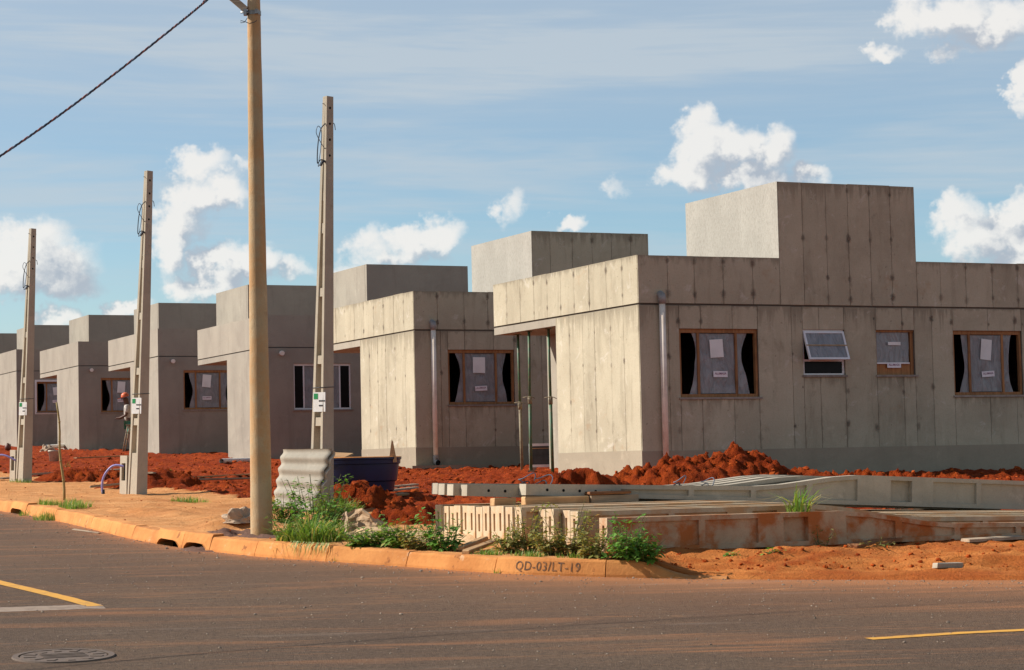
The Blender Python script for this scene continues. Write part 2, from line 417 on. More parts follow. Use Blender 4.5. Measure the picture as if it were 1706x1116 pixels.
def soil_mats():
    # soil of the lots: deep red clods, paler trodden dust on the verge (vertex attribute 'verge')
    mt, N, p, out = newmat('soil')
    tc = N.new('ShaderNodeTexCoord'); v = tc.outputs['Object']
    at = N.new('ShaderNodeAttribute'); at.attribute_name = 'verge'
    big = N.noise(v, .7, 7, .62); mid = N.noise(v, 5, 7, .68); fine = N.noise(v, 42, 6, .7)
    red = N.mix(N.ramp(big, .35, .68), (.24, .030, .004), (.33, .052, .007))
    red = N.mix(N.math('MULTIPLY', N.ramp(mid, .42, .66), .75), red, (.13, .015, .003))
    red = N.mix(N.math('MULTIPLY', N.ramp(fine, .52, .75), .5), red, (.42, .085, .015))
    str_ = N.noise(N.mapping(v, (.8, 4.5, 1), rot=(0, 0, R(25))), 1.0, 6, .6, .4)
    dust = N.mix(N.ramp(str_, .3, .7), (.67, .325, .125), (.55, .225, .072))
    dust = N.mix(N.math('MULTIPLY', N.ramp(big, .50, .66), .45), dust, (.44, .15, .042))
    dust = N.mix(N.math('MULTIPLY', N.ramp(mid, .5, .72), .4), dust, (.42, .165, .06))
    dust = N.mix(N.math('MULTIPLY', N.ramp(fine, .55, .8), .3), dust, (.36, .15, .065))
    at2 = N.new('ShaderNodeAttribute'); at2.attribute_name = 'orange'
    org = N.mix(N.ramp(str_, .35, .68), (.54, .185, .045), (.41, .108, .022))
    org = N.mix(N.math('MULTIPLY', N.ramp(big, .48, .62), .55), org, (.30, .062, .012))
    dust = N.mix(at2.outputs['Fac'], dust, org)
    f = N.ramp(N.math('ADD', at.outputs['Fac'], N.math('MULTIPLY', N.math('SUBTRACT', mid, .5), .7)), .3, .7)
    N.l.new(N.mix(f, red, dust), p.inputs['Base Color']); p.inputs['Roughness'].default_value = 1.0
    p.inputs['Specular IOR Level'].default_value = .1
    bump(N, p, N.math('ADD', mid, N.math('MULTIPLY', fine, .5)), .8, .06)
    mt, N, p, out = newmat('soil_red')
    tc = N.new('ShaderNodeTexCoord'); v = tc.outputs['Object']
    big = N.noise(v, 1.1, 7, .62); mid = N.noise(v, 7, 7, .68); fine = N.noise(v, 46, 6, .7)
    red = N.mix(N.ramp(big, .35, .68), (.25, .032, .004), (.34, .055, .007))
    red = N.mix(N.math('MULTIPLY', N.ramp(mid, .42, .66), .75), red, (.14, .016, .003))
    red = N.mix(N.math('MULTIPLY', N.ramp(fine, .52, .75), .5), red, (.43, .09, .016))
    N.l.new(red, p.inputs['Base Color']); p.inputs['Roughness'].default_value = 1.0
    p.inputs['Specular IOR Level'].default_value = .1
    bump(N, p, N.math('ADD', mid, N.math('MULTIPLY', fine, .5)), 1.0, .08)
    mt, N, p, out = newmat('clod')
    oi = N.new('ShaderNodeNewGeometry')
    c = N.mix(oi.outputs['Random Per Island'], (.18, .022, .003), (.40, .078, .013))
    N.l.new(c, p.inputs['Base Color']); p.inputs['Roughness'].default_value = 1.0; p.inputs['Specular IOR Level'].default_value = .1
    # road
    mt, N, p, out = newmat('asphalt')
    tc = N.new('ShaderNodeTexCoord'); v = tc.outputs['Object']
    at = N.new('ShaderNodeAttribute'); at.attribute_name = 'dust'
    fine = N.noise(v, 70, 4, .7); big = N.noise(v, .6, 6, .6)
    vr = N.mapping(v, (1, 1, 1), rot=(0, 0, R(-12)))
    st = N.noise(N.mapping(vr, (.35, 2.6, 1)), 1.0, 8, .62, .6)
    st2 = N.noise(N.mapping(vr, (.9, 7, 1)), 1.0, 7, .68, .3)
    sp = N.noise(N.mapping(vr, (.8, 3.0, 1)), 1.3, 3, .5)
    c = N.mix(N.ramp(big, .3, .7), (.112, .071, .043), (.140, .090, .053))
    c = N.mix(N.math('MULTIPLY', N.ramp(fine, .45, .75), .5), c, (.06, .043, .033))
    g2 = N.noise(v, 24, 5, .75)
    c = N.mix(N.math('MULTIPLY', N.ramp(g2, .46, .66), .70), c, (.050, .032, .021))
    c = N.mix(N.math('MULTIPLY', N.ramp(N.noise(v, 17, 4, .8), .56, .7), .5), c, (.25, .17, .115))
    gr = N.noise(v, 120, 2, .5)
    c = N.mix(N.math('MULTIPLY', N.ramp(gr, .62, .72), .5), c, (.26, .2, .16))
    d = N.math('ADD', N.math('MULTIPLY', N.ramp(st, .50, .72), .46), N.math('MULTIPLY', N.ramp(st2, .55, .72), .42))
    d = N.math('ADD', d, N.math('MULTIPLY', N.math('ADD', .35, st), at.outputs['Fac']))
    c = N.mix(N.math('MINIMUM', d, 1.0), c, (.40, .165, .066))
    pale = N.noise(N.mapping(vr, (.5, 3.4, 1), (3, 9, 0)), 1.0, 6, .6)
    c = N.mix(N.math('MULTIPLY', N.ramp(pale, .60, .78), .22), c, (.36, .29, .23))
    c = N.mix(N.math('MULTIPLY', N.ramp(sp, .70, .80), .8), c, (.50, .22, .085))
    N.l.new(c, p.inputs['Base Color']); p.inputs['Roughness'].default_value = .92; p.inputs['Specular IOR Level'].default_value = .2
    bump(N, p, N.math('ADD', N.math('ADD', fine, gr), g2), .7, .02)
    mt, N, p, out = newmat('kerb_dusty')
    tc = N.new('ShaderNodeTexCoord'); v = tc.outputs['Object']; oi = N.new('ShaderNodeObjectInfo')
    a = N.noise(v, 3, 7, .65); b = N.noise(v, 40, 5, .7)
    c = N.mix(N.ramp(a, .33, .68), (.60, .25, .070), (.47, .175, .045))
    c = N.mix(N.math('MULTIPLY', N.ramp(b, .5, .75), .3), c, (.36, .15, .05))
    c = N.mix(N.math('MULTIPLY', N.ramp(N.noise(v, 5, 6, .7), .60, .72), .6), c, (.62, .44, .27))
    c = N.mix(N.math('MULTIPLY', N.ramp(N.noise(v, 7, 5, .7), .60, .68), .75), c, (.19, .065, .022))
    hsv = N.new('ShaderNodeHueSaturation'); N.set(hsv.inputs['Color'], c)
    N.set(hsv.inputs['Value'], N.math('ADD', .9, N.math('MULTIPLY', oi.outputs['Random'], .2)))
    N.l.new(hsv.outputs[0], p.inputs['Base Color']); p.inputs['Roughness'].default_value = .95
    bump(N, p, N.math('ADD', a, b), .3, .02)
    for nm, cA, cB in (('paint_yellow', (.62, .30, .045), (.30, .16, .06)), ('paint_white', (.30, .215, .15), (.16, .11, .075))):
        mt, N, p, out = newmat(nm)
        tc = N.new('ShaderNodeTexCoord'); v = tc.outputs['Object']
        a = N.noise(v, 9, 8, .75); b = N.noise(v, 1.2, 4, .6)
        f = N.ramp(N.math('ADD', a, N.math('MULTIPLY', b, .4)), .68, .92)
        N.l.new(N.mix(f, cA, cB), p.inputs['Base Color']); p.inputs['Roughness'].default_value = .85
soil_mats()
# ------------------------------------------------------------------ terrain
ROWA = math.atan2(4.07, 8.88)                     # street row runs this far left of the view
CA, SA = math.cos(ROWA), math.sin(ROWA)
VV = Vector((CA, SA, 0)); UU = Vector((-SA, CA, 0))   # VV: along the house sides, UU: along the row
EE = (VV + UU).normalized()
GK = [(-400, -12), (-60, -2.2), (0, 0), (12.9, .515), (16.3, .70), (25.5, 1.04), (33.4, 1.25), (43, 1.49), (50, 1.70), (60, 2.00), (70, 2.25), (80, 2.55), (90, 2.85), (150, 4.5), (900, 14)]
def g(s):
    for (a, za), (b, zb) in zip(GK, GK[1:]):
        if s <= b: return za + (zb - za) * (s - a) / (b - a)
    return GK[-1][1]
def gs(s): return .25 * g(s - 2) + .5 * g(s) + .25 * g(s + 2)
def uc(x, y): return -SA * x + CA * y
def vc(x, y): return CA * x + SA * y
def sm(t): t = max(0.0, min(1.0, t)); return t * t * (3 - 2 * t)
def march(px, py, zf):
    d = ray(px, py); t = 4.0
    while t < 250:
        p = EYE + d * t
        if p.z < zf(p.x, p.y):
            lo, hi = t - .25, t
            for _ in range(20):
                mid = (lo + hi) / 2; q = EYE + d * mid
                if q.z < zf(q.x, q.y): hi = mid
                else: lo = mid
            return EYE + d * hi
        t += .25
    return EYE + d * 250
def road_z(x, y): return gs(uc(x, y))
def proj(p):
    q = Vector(p) - EYE; w = q.dot(F_)
    return CX + FPX * q.dot(R_) / w, CY - FPX * q.dot(U_) / w
def at_plane(px, py, n, c):                       # pixel -> point on the plane n.p = c
    d = ray(px, py); n = Vector(n); return EYE + d * ((c - n.dot(EYE)) / n.dot(d))
def at_depth(px, py, y): d = ray(px, py); return EYE + d * (y / d.y)

KPX = [(0, 851), (100, 869), (260, 906), (420, 926), (600, 939), (850, 956), (1000, 961), (1130, 963.5), (1250, 965.5), (1450, 966), (1706, 966)]
KP = [march(px, py, road_z) for px, py in KPX]
KP = [p.to_2d() for p in KP]
u2, v2 = UU.to_2d(), VV.to_2d()
left = [KP[0] + u2 * d for d in (90, 60, 40, 25, 14, 7, 3)]
right = [KP[-1] + v2 * d + Vector((0, -.2 * d)) for d in (2, 5, 10, 18)]
CTRL = left + KP + right
def catmull(P, n=24):
    out = []
    for i in range(len(P) - 1):
        a = P[max(i - 1, 0)]; b = P[i]; c = P[i + 1]; d = P[min(i + 2, len(P) - 1)]
        for k in range(n):
            t = k / n
            # centripetal-ish: scale tangents by the segment length
            lb = (c - b).length
            ta = (c - a) / max((c - a).length, 1e-6) * lb; tb = (d - b) / max((d - b).length, 1e-6) * lb
            h00 = 2*t**3-3*t*t+1; h10 = t**3-2*t*t+t; h01 = -2*t**3+3*t*t; h11 = t**3-t*t
            out.append(b * h00 + ta * h10 + c * h01 + tb * h11)
    out.append(P[-1]); return out
KC = catmull(CTRL)
KL = [0.0]
for a, b in zip(KC, KC[1:]): KL.append(KL[-1] + (b - a).length)
def K(l):
    l = max(0, min(KL[-1] - 1e-4, l)); lo, hi = 0, len(KL) - 1
    while hi - lo > 1:
        mid = (lo + hi) // 2
        if KL[mid] <= l: lo = mid
        else: hi = mid
    t = (l - KL[lo]) / (KL[hi] - KL[lo]); return KC[lo].lerp(KC[hi], t)
def Kt(l): return (K(l + .1) - K(l - .1)).normalized()
def l_at(px):                                     # kerb length whose foot shows at this picture column
    best = None
    for i, p in enumerate(KC):
        q = proj((p.x, p.y, road_z(p.x, p.y)))[0]
        if p.y < 60 and (best is None or abs(q - px) < best[0]): best = (abs(q - px), i)
    i = best[1]; lo, hi = KL[max(0, i - 1)], KL[min(len(KL) - 1, i + 1)]
    for _ in range(25):
        mid = (lo + hi) / 2; k = K(mid)
        if proj((k.x, k.y, road_z(k.x, k.y)))[0] < px: lo = mid
        else: hi = mid
    return lo
L_END0, L_END1 = l_at(1055), l_at(1150)
def kh(l): return .135 - .115 * sm((l - L_END0) / (L_END1 - L_END0))
L0, L1 = l_at(-60), l_at(1730)
cols = []; l = 0.0
while l < KL[-1]:
    cols.append(l)
    l += .07 if L0 < l < L1 else (.22 if abs(l - (L0 + L1) / 2) < 45 else .8)
cols.append(KL[-1])

INL = [(l_at(18), l_at(39)), (l_at(263), l_at(299)), (l_at(307), l_at(344))]
RIDGES = []     # (polyline of ground points, height, half width)
def lot_base(x, y): return gs(uc(x, y)) + .135
for pts, hgt, wid in (([(1150, 944), (1230, 937), (1310, 929), (1385, 920)], .055, .13),
                      ([(1240, 927), (1330, 917), (1390, 914)], .05, .12),
                      ([(1380, 950), (1540, 944), (1700, 936)], .035, .10),
                      ([(1250, 953), (1420, 948), (1560, 952)], .03, .09),
                      ([(1540, 928), (1706, 922)], .05, .15),
                      ([(350, 885), (380, 878), (412, 880)], .12, .30),
                      ([(205, 850), (330, 862), (420, 880)], .03, .18),
                      ([(100, 842), (200, 846), (300, 858)], .025, .15)):
    RIDGES.append(([march(a, b, lot_base).to_2d() for a, b in pts], hgt, wid))
def seg_d(p, a, b):
    ab = b - a; t = max(0, min(1, (p - a).dot(ab) / ab.length_squared)); return (p - a - ab * t).length
def verge_f(x, y):
    return 1 - sm((vc(x, y) - 8.75) / .5) * sm((uc(x, y) - 18.0) / 1.0)
def lot_z(x, y, l=None, w=9.0):
    z = gs(uc(x, y)); k = kh(l) if l is not None else .135
    z += k + (.135 - k) * sm(w / 1.3)
    vg = verge_f(x, y); edge = sm((w - .2) / .5)
    p = Vector((x, y, 0))
    b = noise.fractal(p * 1.1, 1.0, 2.1, 4) * .035
    if vg < .99:
        r = noise.ridged_multi_fractal(p * 2.1 + Vector((5, 1, 0)), .9, 2.2, 5, 1.0, 2.0)
        t = noise.turbulence(p * 5.5, 3, False)
        t2 = noise.turbulence(p * 11 + Vector((3, 3, 0)), 2, False)
        b += (1 - vg) * ((r - 1.0) * .05 + t * .06 + t2 * .03 + noise.noise(p * .45) * .05)
    og = sm((x - .1) / 1.3) * sm((26 - y) / 4)
    b += vg * noise.fractal(p * 4.5, 1.0, 2.2, 3) * .010 + vg * og * (.035 * noise.turbulence(p * 7, 4, False) + .02 * noise.fractal(p * Vector((1, 1, 1)) * 2.3, 1.0, 2.0, 3) - .02)
    z += b * edge
    if y < 26 and w < 8:
        q = Vector((x, y))
        for pl, h, wd in RIDGES:
            d = min(seg_d(q, a, c) for a, c in zip(pl, pl[1:]))
            if d < wd * 3: z += h * math.exp(-(d / wd) ** 2) * (.7 + .6 * noise.noise(p * 3)) * edge
    return z
def ridge_red(x, y, w):
    if y > 22 or w > 6: return 0.0
    q = Vector((x, y)); return max(0.0, max(.5 * math.exp(-(min(seg_d(q, a, c) for a, c in zip(pl, pl[1:])) / (wd * 1.3)) ** 2) for pl, h, wd in RIDGES[:2]))
rows = [.20]; st = .06
while rows[-1] < 75: rows.append(rows[-1] + .06 + .0048 * rows[-1])
V = []; FA = []; AT = []; AO = []
for l in cols:
    k = K(l); t = Kt(l); nrm = Vector((-t.y, t.x))
    if nrm.dot(EE.to_2d()) < 0: nrm = -nrm
    w0 = .15 / max(.35, nrm.dot(EE.to_2d()))
    has_kerb = kh(l) > .03; kx = w0 if has_kerb else .03 / .15 * w0
    V.append((k.x + EE.x * kx, k.y + EE.y * kx, gs(uc(k.x, k.y)) - (-.10 if any(a - .1 < l < b + .1 for a, b in INL) else .06 if has_kerb else .012))); AT.append(1); AO.append(sm((k.x - .1) / 1.3))
    for w in rows:
        ww = w - .20 + w0; x = k.x + EE.x * ww; y = k.y + EE.y * ww
        z = lot_z(x, y, l, w) - (.004 if w < .21 else 0)
        V.append((x, y, z)); AT.append(verge_f(x, y) - ridge_red(x, y, w)); AO.append(sm((x - .1) / 1.3) * sm((26 - y) / 4))
nr = len(rows) + 1
for i in range(len(cols) - 1):
    for j in range(nr - 1):
        a = i * nr + j; FA.append((a, a + nr, a + nr + 1, a + 1))
me = bpy.data.meshes.new('lot_ground'); me.from_pydata(V, [], FA)
me.polygons.foreach_set('use_smooth', [True] * len(FA))
at = me.attributes.new('verge', 'FLOAT', 'POINT'); at.data.foreach_set('value', AT)
at = me.attributes.new('orange', 'FLOAT', 'POINT'); at.data.foreach_set('value', AO)
lot = tag(link('earth_ground', me, MATS['soil']), kind='structure')
BVH = BVHTree.FromPolygons([Vector(p) for p in V], FA)
def zlot(x, y):
    h = BVH.ray_cast(Vector((x, y, 40)), Vector((0, 0, -1)))
    return h[0].z if h[0] is not None else road_z(x, y)
def on_lot(px, py):
    d = ray(px, py); h = BVH.ray_cast(EYE, d)
    return h[0] if h[0] is not None else march(px, py, road_z)

# road
rr = [0.0]
while rr[-1] < 70: rr.append(rr[-1] + .10 + .03 * rr[-1])
V = []; FA = []; AT = []
for l in cols[::2]:
    k = K(l)
    for w in rr:
        x = k.x - EE.x * w; y = k.y - EE.y * w
        V.append((x, y, road_z(x, y) + .003 * noise.noise(Vector((x, y, 3)) * .8)))
        AT.append(1.1 * math.exp(-w / .20) + .85 * math.exp(-w / .9) * sm((x + 1.2) / 1.6) + .25 * math.exp(-w / 2.2))
nr = len(rr); nc = len(cols[::2])
for i in range(nc - 1):
    for j in range(nr - 1):
        a = i * nr + j; FA.append((a, a + 1, a + nr + 1, a + nr))
me = bpy.data.meshes.new('road'); me.from_pydata(V, [], FA); me.polygons.foreach_set('use_smooth', [True] * len(FA))
at = me.attributes.new('dust', 'FLOAT', 'POINT'); at.data.foreach_set('value', AT)
tag(link('road', me, MATS['asphalt']), kind='structure')
RB = BVHTree.FromPolygons([Vector(p) for p in V], FA)
def zroad(x, y):
    h = RB.ray_cast(Vector((x, y, 40)), Vector((0, 0, -1))); return h[0].z if h[0] is not None else road_z(x, y)
def on_road(px, py): p = march(px, py, road_z); p.z = zroad(p.x, p.y); return p
# far ground: one sheet out to the horizon, below the detailed ground
V = []; FA = []; n = 60
xs = [math.copysign(abs(i / n) ** 2 * 900, i) for i in range(-n, n + 1)]
for x in xs:
    for y in xs: V.append((x, y, road_z(x, y) - .55))
for i in range(2 * n):
    for j in range(2 * n):
        a = i * (2 * n + 1) + j; FA.append((a, a + 2 * n + 1, a + 2 * n + 2, a + 1))
me = bpy.data.meshes.new('ground'); me.from_pydata(V, [], FA)
tag(link('ground', me, MATS['soil_red']), kind='structure')

# kerb: cast stones, two of them storm drain inlets
kerb = tag(empty('kerb', (0, 0, 0)), kind='structure')
inl = INL
cuts = []; l = l_at(-140)
while l < L1: cuts.append(l); l += 1.0
cuts = [c for c in cuts if all(not (a - .22 < c < b + .22) for a, b in inl)]
cuts += [inl[0][0] - .08, inl[0][1] + .08, inl[1][0] - .06, (inl[1][1] + inl[2][0]) / 2, inl[2][1] + .06]
cuts = sorted(c for c in cuts if c < l_at(1300))
rk = random.Random(3); lt0, lt1 = l_at(845), l_at(980)
for a, b in zip(cuts, cuts[1:]):
    ns = max(4, int((b - a) / .06)); mb = MB(); gap = .004
    hole = [i for i in inl if i[0] >= a - .01 and i[1] <= b + .01]
    ring = []
    dx, dz = 0.0, rk.uniform(-.006, .004)
    for i in range(ns + 1):
        l = a + gap + (b - a - 2 * gap) * i / ns
        k = K(l); t = Kt(l); nrm = Vector((-t.y, t.x))
        if nrm.dot(EE.to_2d()) < 0: nrm = -nrm
        h = kh(l) + dz; z0 = road_z(k.x, k.y); bot = -.12
        if hole:
            q = (l - (hole[0][0] + hole[0][1]) / 2) / ((hole[0][1] - hole[0][0]) / 2)
            if abs(q) < 1: bot = -.01 + .08 * math.sqrt(1 - q ** 4)
            h += .02
        s = h / .135
        prof = [(-.012, min(bot, h - .02)), (.0, max(.02 * s, bot + .003)), (.035, h * .86), (.05, h), (.16, h + .004), (.16, min(bot, h - .02))]
        ring.append([(k.x + nrm.x * (o + dx), k.y + nrm.y * (o + dx), z0 + z + ((.002 if lt0 < l < lt1 else .007) * noise.noise(Vector((l * 5, o * 30, z * 20))) + (0 if lt0 < l < lt1 else .004 * noise.noise(Vector((l * 17, o * 30, 1)))))) for o, z in prof])
    m_ = len(ring[0]); vs = [p for r_ in ring for p in r_]; fs = []
    for i in range(ns):
        for j in range(m_):
            fs.append((i * m_ + j, i * m_ + (j + 1) % m_, (i + 1) * m_ + (j + 1) % m_, (i + 1) * m_ + j))
    fs.append(tuple(range(m_))); fs.append(tuple(ns * m_ + j for j in range(m_))[::-1])
    mb.add(vs, fs)
    mb.build('kerb_inlet' if hole else 'kerb_stone', MATS['kerb_dusty'], kerb)
# stencilled plot number on the kerb face
def text_mesh(txt, size, name, bold=0.0, spacing=1.0):
    cu = bpy.data.curves.new(name, 'FONT'); cu.body = txt; cu.size = size; cu.align_x = 'CENTER'; cu.align_y = 'CENTER'
    cu.offset = bold; cu.space_character = spacing; cu.resolution_u = 3
    o = bpy.data.objects.new(name, cu); COL.objects.link(o); bpy.context.view_layer.update()
    me = bpy.data.meshes.new_from_object(o.evaluated_get(bpy.context.evaluated_depsgraph_get()))
    bpy.data.objects.remove(o); return me
lt = (l_at(858) + l_at(966)) / 2; wtxt = (l_at(966) - l_at(858))
me = text_mesh('QD-03/LT-19', .105, 'stencilled_number', .0006, 1.12)
xs = [v.co.x for v in me.vertices]; sc = wtxt / (max(xs) - min(xs))
for v in me.vertices:                              # wrap the lettering on the sloping, curving face
    l = lt + v.co.x * sc; k = K(l); t = Kt(l); nrm = Vector((-t.y, t.x))
    if nrm.dot(EE.to_2d()) < 0: nrm = -nrm
    hh = .068 + v.co.y * 1.0
    o = .035 * (hh - .02) / .096 - .0030
    v.co = Vector((k.x + nrm.x * o, k.y + nrm.y * o, road_z(k.x, k.y) + hh))
link('stencilled_number', me, MATS['kerb_ink'], kerb)

# road markings: sheets just above the asphalt
def strip(name, pxl, wid, mat, lift=.0035):
    P = [on_road(a, b) for a, b in pxl]; mb = MB(); vs = []
    n = 60; pts = []
    for a, b in zip(P, P[1:]): pts += [a.lerp(b, i / n) for i in range(n)]
    pts.append(P[-1])
    for i, p in enumerate(pts):
        t = (pts[min(i + 1, len(pts) - 1)] - pts[max(i - 1, 0)]).to_2d().normalized(); nn = Vector((-t.y, t.x))
        for s in (-.5, -.25, 0, .25, .5):
            j = 1 + .12 * noise.noise(Vector((i * .2, s * 9, 2)))
            q = p.to_2d() + nn * wid * s * j
            vs.append((q.x, q.y, zroad(q.x, q.y) + lift))
    mb.add(vs, [(5 * i + k, 5 * i + k + 1, 5 * i + k + 6, 5 * i + k + 5) for i in range(len(pts) - 1) for k in range(4)])
    return tag(mb.build(name, MATS[mat]), kind='structure')
strip('yellow_centre_line', [(-160, 925), (0, 971), (160, 1010)], .12, 'paint_yellow')
strip('yellow_edge_line', [(1447, 1064.5), (1600, 1055), (1790, 1046)], .10, 'paint_yellow')
strip('white_stop_line', [(-160, 1021), (0, 1016), (172, 1010)], .30, 'paint_white', .002)
# ------------------------------------------------------------------ houses
HL, HW, HH = 9.2, 5.77, 3.6
PY, PX = 3.12, 1.09                 # porch: starts at PY along the front, PX deep
TX0, TX1, TY1, TZ = 2.70, 5.47, 3.16, 4.9
PLUG = MB().add([(-.1, 0, -.14), (.1, 0, -.14), (.1, 0, .14), (-.1, 0, .14)], [(0, 1, 2, 3)]).mesh('tie_hole_stain')
PLUG.materials.append(MATS['mortar_stain'])
STK = text_mesh('ALUMASA', .055, 'sticker_lettering', .0012)
STK.materials.append(MATS['sticker_ink'])
def decompose(t0, t1, z0, z1, holes, seams=()):
    ts = sorted({t0, t1, *[s for s in seams if t0 < s < t1], *[h[0] for h in holes], *[h[1] for h in holes]})
    out = []
    for a, b in zip(ts, ts[1:]):
        mid = (a + b) / 2
        hs = sorted([h for h in holes if h[0] <= mid <= h[1]], key=lambda h: h[2])
        z = z0
        for h in hs:
            if h[2] > z: out.append((a, b, z, h[2]))
            z = h[3]
        if z1 > z: out.append((a, b, z, z1))
    return out
def film_mesh(x0, x1, z0, z1, edge=None, amp=.012, seed=0):
    """wrinkled plastic film; edge: 'l' or 'r' gives a loose, curved free edge on that side"""
    nx, nz = 8, 12; vs = []; fs = []
    for j in range(nz + 1):
        v = j / nz; z = z0 + (z1 - z0) * v
        a, b = x0, x1
        if edge == 'l': a = x0 + (x1 - x0) * ((.25 + .03 * (seed % 7)) + (.40 + .04 * (seed % 5)) * math.sin(math.pi * (.05 + .03 * (seed % 6) + .7 * v)) ** 1.5 + .05 * math.sin(v * 9 + seed))
        if edge == 'r': b = x1 - (x1 - x0) * ((.12 + .04 * (seed % 6)) + (.30 + .05 * (seed % 4)) * math.sin(math.pi * (.06 + .03 * (seed % 5) + .75 * v)) ** 1.4 + .05 * math.sin(v * 8 + seed))
        for i in range(nx + 1):
            x = a + (b - a) * i / nx
            vs.append((x, amp * (noise.noise(Vector((x * 7 + seed, z * 4, seed))) + .6 * noise.noise(Vector((x * 19, z * 9 + seed, 2)))), z))
    for j in range(nz):
        for i in range(nx):
            p = j * (nx + 1) + i; fs.append((p, p + 1, p + nx + 2, p + nx + 1))
    return MB().add(vs, fs, True).mesh('plastic_film')
def sheet_quad(name, mat, par, x, z, w, h, y, rot):
    mb = MB(); c, s = math.cos(rot), math.sin(rot)
    P = [(x + a * c - b * s, z + a * s + b * c) for a, b in ((-w/2, -h/2), (w/2, -h/2), (w/2, h/2), (-w/2, h/2))]
    mb.add([(p[0], y, p[1]) for p in P] + [(p[0], y + .002, p[1]) for p in P], [(0, 1, 2, 3), (7, 6, 5, 4), (0, 4, 5, 1), (1, 5, 6, 2), (2, 6, 7, 3), (3, 7, 4, 0)])
    return mb.build(name, mat, par)
def sticker(par, x, z, y, rot, w=.27, h=.10):
    o = sheet_quad('sticker', MATS['sticker'], par, x, z, w, h, y, rot)
    t = link('sticker_lettering', STK, None, None, (x, y - .003, z + .008), (R(90), -rot, 0))
    t.scale = (w / .30, w / .30, 1); t.parent = par
    return o
def win_wood(house, t0, t1, z0, z1, seed, white=False, surround=False):
    rnd = random.Random(seed); fm = MATS['white_metal' if white else 'frame_wood']
    fw = .04 if white else .052
    mb = MB()
    y0, y1 = .035, .10
    mb.box(t0, t1, y0, y1, z1 - fw * 1.25, z1).box(t0, t1, y0, y1, z0, z0 + fw)
    mb.box(t0, t0 + fw * .8, y0, y1, z0 + fw, z1 - fw * 1.25).box(t1 - fw * .8, t1, y0, y1, z0 + fw, z1 - fw * 1.25)
    w = mb.build('window', fm, house)
    if surround:
        s = MB().box(t0 - .07, t1 + .07, -.012, .02, z1, z1 + .07).box(t0 - .07, t1 + .07, -.012, .02, z0 - .07, z0)
        s.box(t0 - .07, t0, -.012, .02, z0, z1).box(t1, t1 + .07, -.012, .02, z0, z1)
        s.build('window_surround', MATS['white_metal'], w)
    W = t1 - t0; m0, m1 = t0 + W * (.235 if not white else .17), t0 + W * (.715 if not white else .80)
    za, zb = z0 + fw, z1 - fw * 1.25
    for mx in (m0, m1): box_part('mullion', fm, w, mx, mx + fw * .85, .04, .075, za, zb)
    ins = empty if False else None
    fo = film_mesh(m0 + fw * .85, m1, za + .01, zb - .01, None, .012, seed)
    link('plastic_sheet', fo, MATS['plastic_film'], w, (0, .062, 0))
    if not white:
        link('plastic_sheet', film_mesh(t0 + fw * .8, m0, za, zb, 'l', .014, seed + 3), MATS['plastic_film'], w, (0, .066, 0))
        link('plastic_sheet', film_mesh(m1 + fw * .85, t1 - fw * .8, za, zb, 'r', .014, seed + 5), MATS['plastic_film'], w, (0, .066, 0))
    else:
        for a, b in ((t0 + fw * .8, m0), (m1 + fw * .85, t1 - fw * .8)):
            box_part('pane', MATS['glass_dark'], w, a, b, .058, .064, za, zb)
    mx = (m0 + m1) / 2 + rnd.uniform(-.03, .04)
    sheet_quad('paper', MATS['paper'], w, mx, za + (zb - za) * rnd.uniform(.72, .78), rnd.uniform(.21, .28), rnd.uniform(.28, .38), .040, rnd.uniform(-.14, .10))
    sticker(w, mx + rnd.uniform(-.02, .08), za + (zb - za) * rnd.uniform(.26, .36), .040, rnd.uniform(-.02, .1))
    box_part('sill', MATS['sill_stone'], w, t0 - .03, t1 + .05, -.03, .034, z0 - .035, z0 - .003)
    return w
def win_awning(house, t0, t1, z0, z1):
    wm = MATS['white_metal']; f = .035
    zm = z0 + (z1 - z0) * .30
    mb = MB().box(t0, t1, .03, .08, z1 - f, z1).box(t0, t1, .03, .08, z0, z0 + f * .8).box(t0, t1, .03, .08, zm, zm + f)
    mb.box(t0, t0 + f, .03, .08, z0 + f * .8, zm).box(t1 - f, t1, .03, .08, z0 + f * .8, zm)
    mb.box(t0, t0 + f, .03, .08, zm + f, z1 - f).box(t1 - f, t1, .03, .08, zm + f, z1 - f)
    w = mb.build('window', wm, house)
    box_part('pane', MATS['glass_dark'], w, t0 + f, t1 - f, .05, .056, z0 + f * .8, zm)
    # sash pushed out at the bottom
    M = Matrix.Translation((0, .02, z1 - f)) @ Matrix.Rotation(R(-21), 4, 'X')
    hs = (z1 - f - zm) * 1.03; a, b = t0 + .012, t1 - .012
    sb = MB().box(a, b, -.02, .015, -f, 0, M).box(a, b, -.02, .015, -hs, -hs + f, M).box(a, a + f, -.02, .015, -hs + f, -f, M).box(b - f, b, -.02, .015, -hs + f, -f, M)
    sash = sb.build('opening_sash', wm, w)
    fm = film_mesh(a + f, b - f, -hs + f, -f, None, .006, 44)
    for v in fm.vertices: v.co = M @ Vector((v.co.x, v.co.y - .012, v.co.z))
    link('plastic_sheet', fm, MATS['plastic_film'], sash)
    MB().box(a + f, b - f, 0, .004, -hs + f, -f, M).build('pane', MATS['glass_sky'], sash)
    MB().box(a - .004, b + .004, -.026, -.021, -hs * .52, -hs * .48, M).build('packing_tape', MATS['paper_bag'], sash)
    box_part('sill', MATS['sill_stone'], w, t0 - .03, t1 + .03, -.03, .028, z0 - .035, z0 - .003)
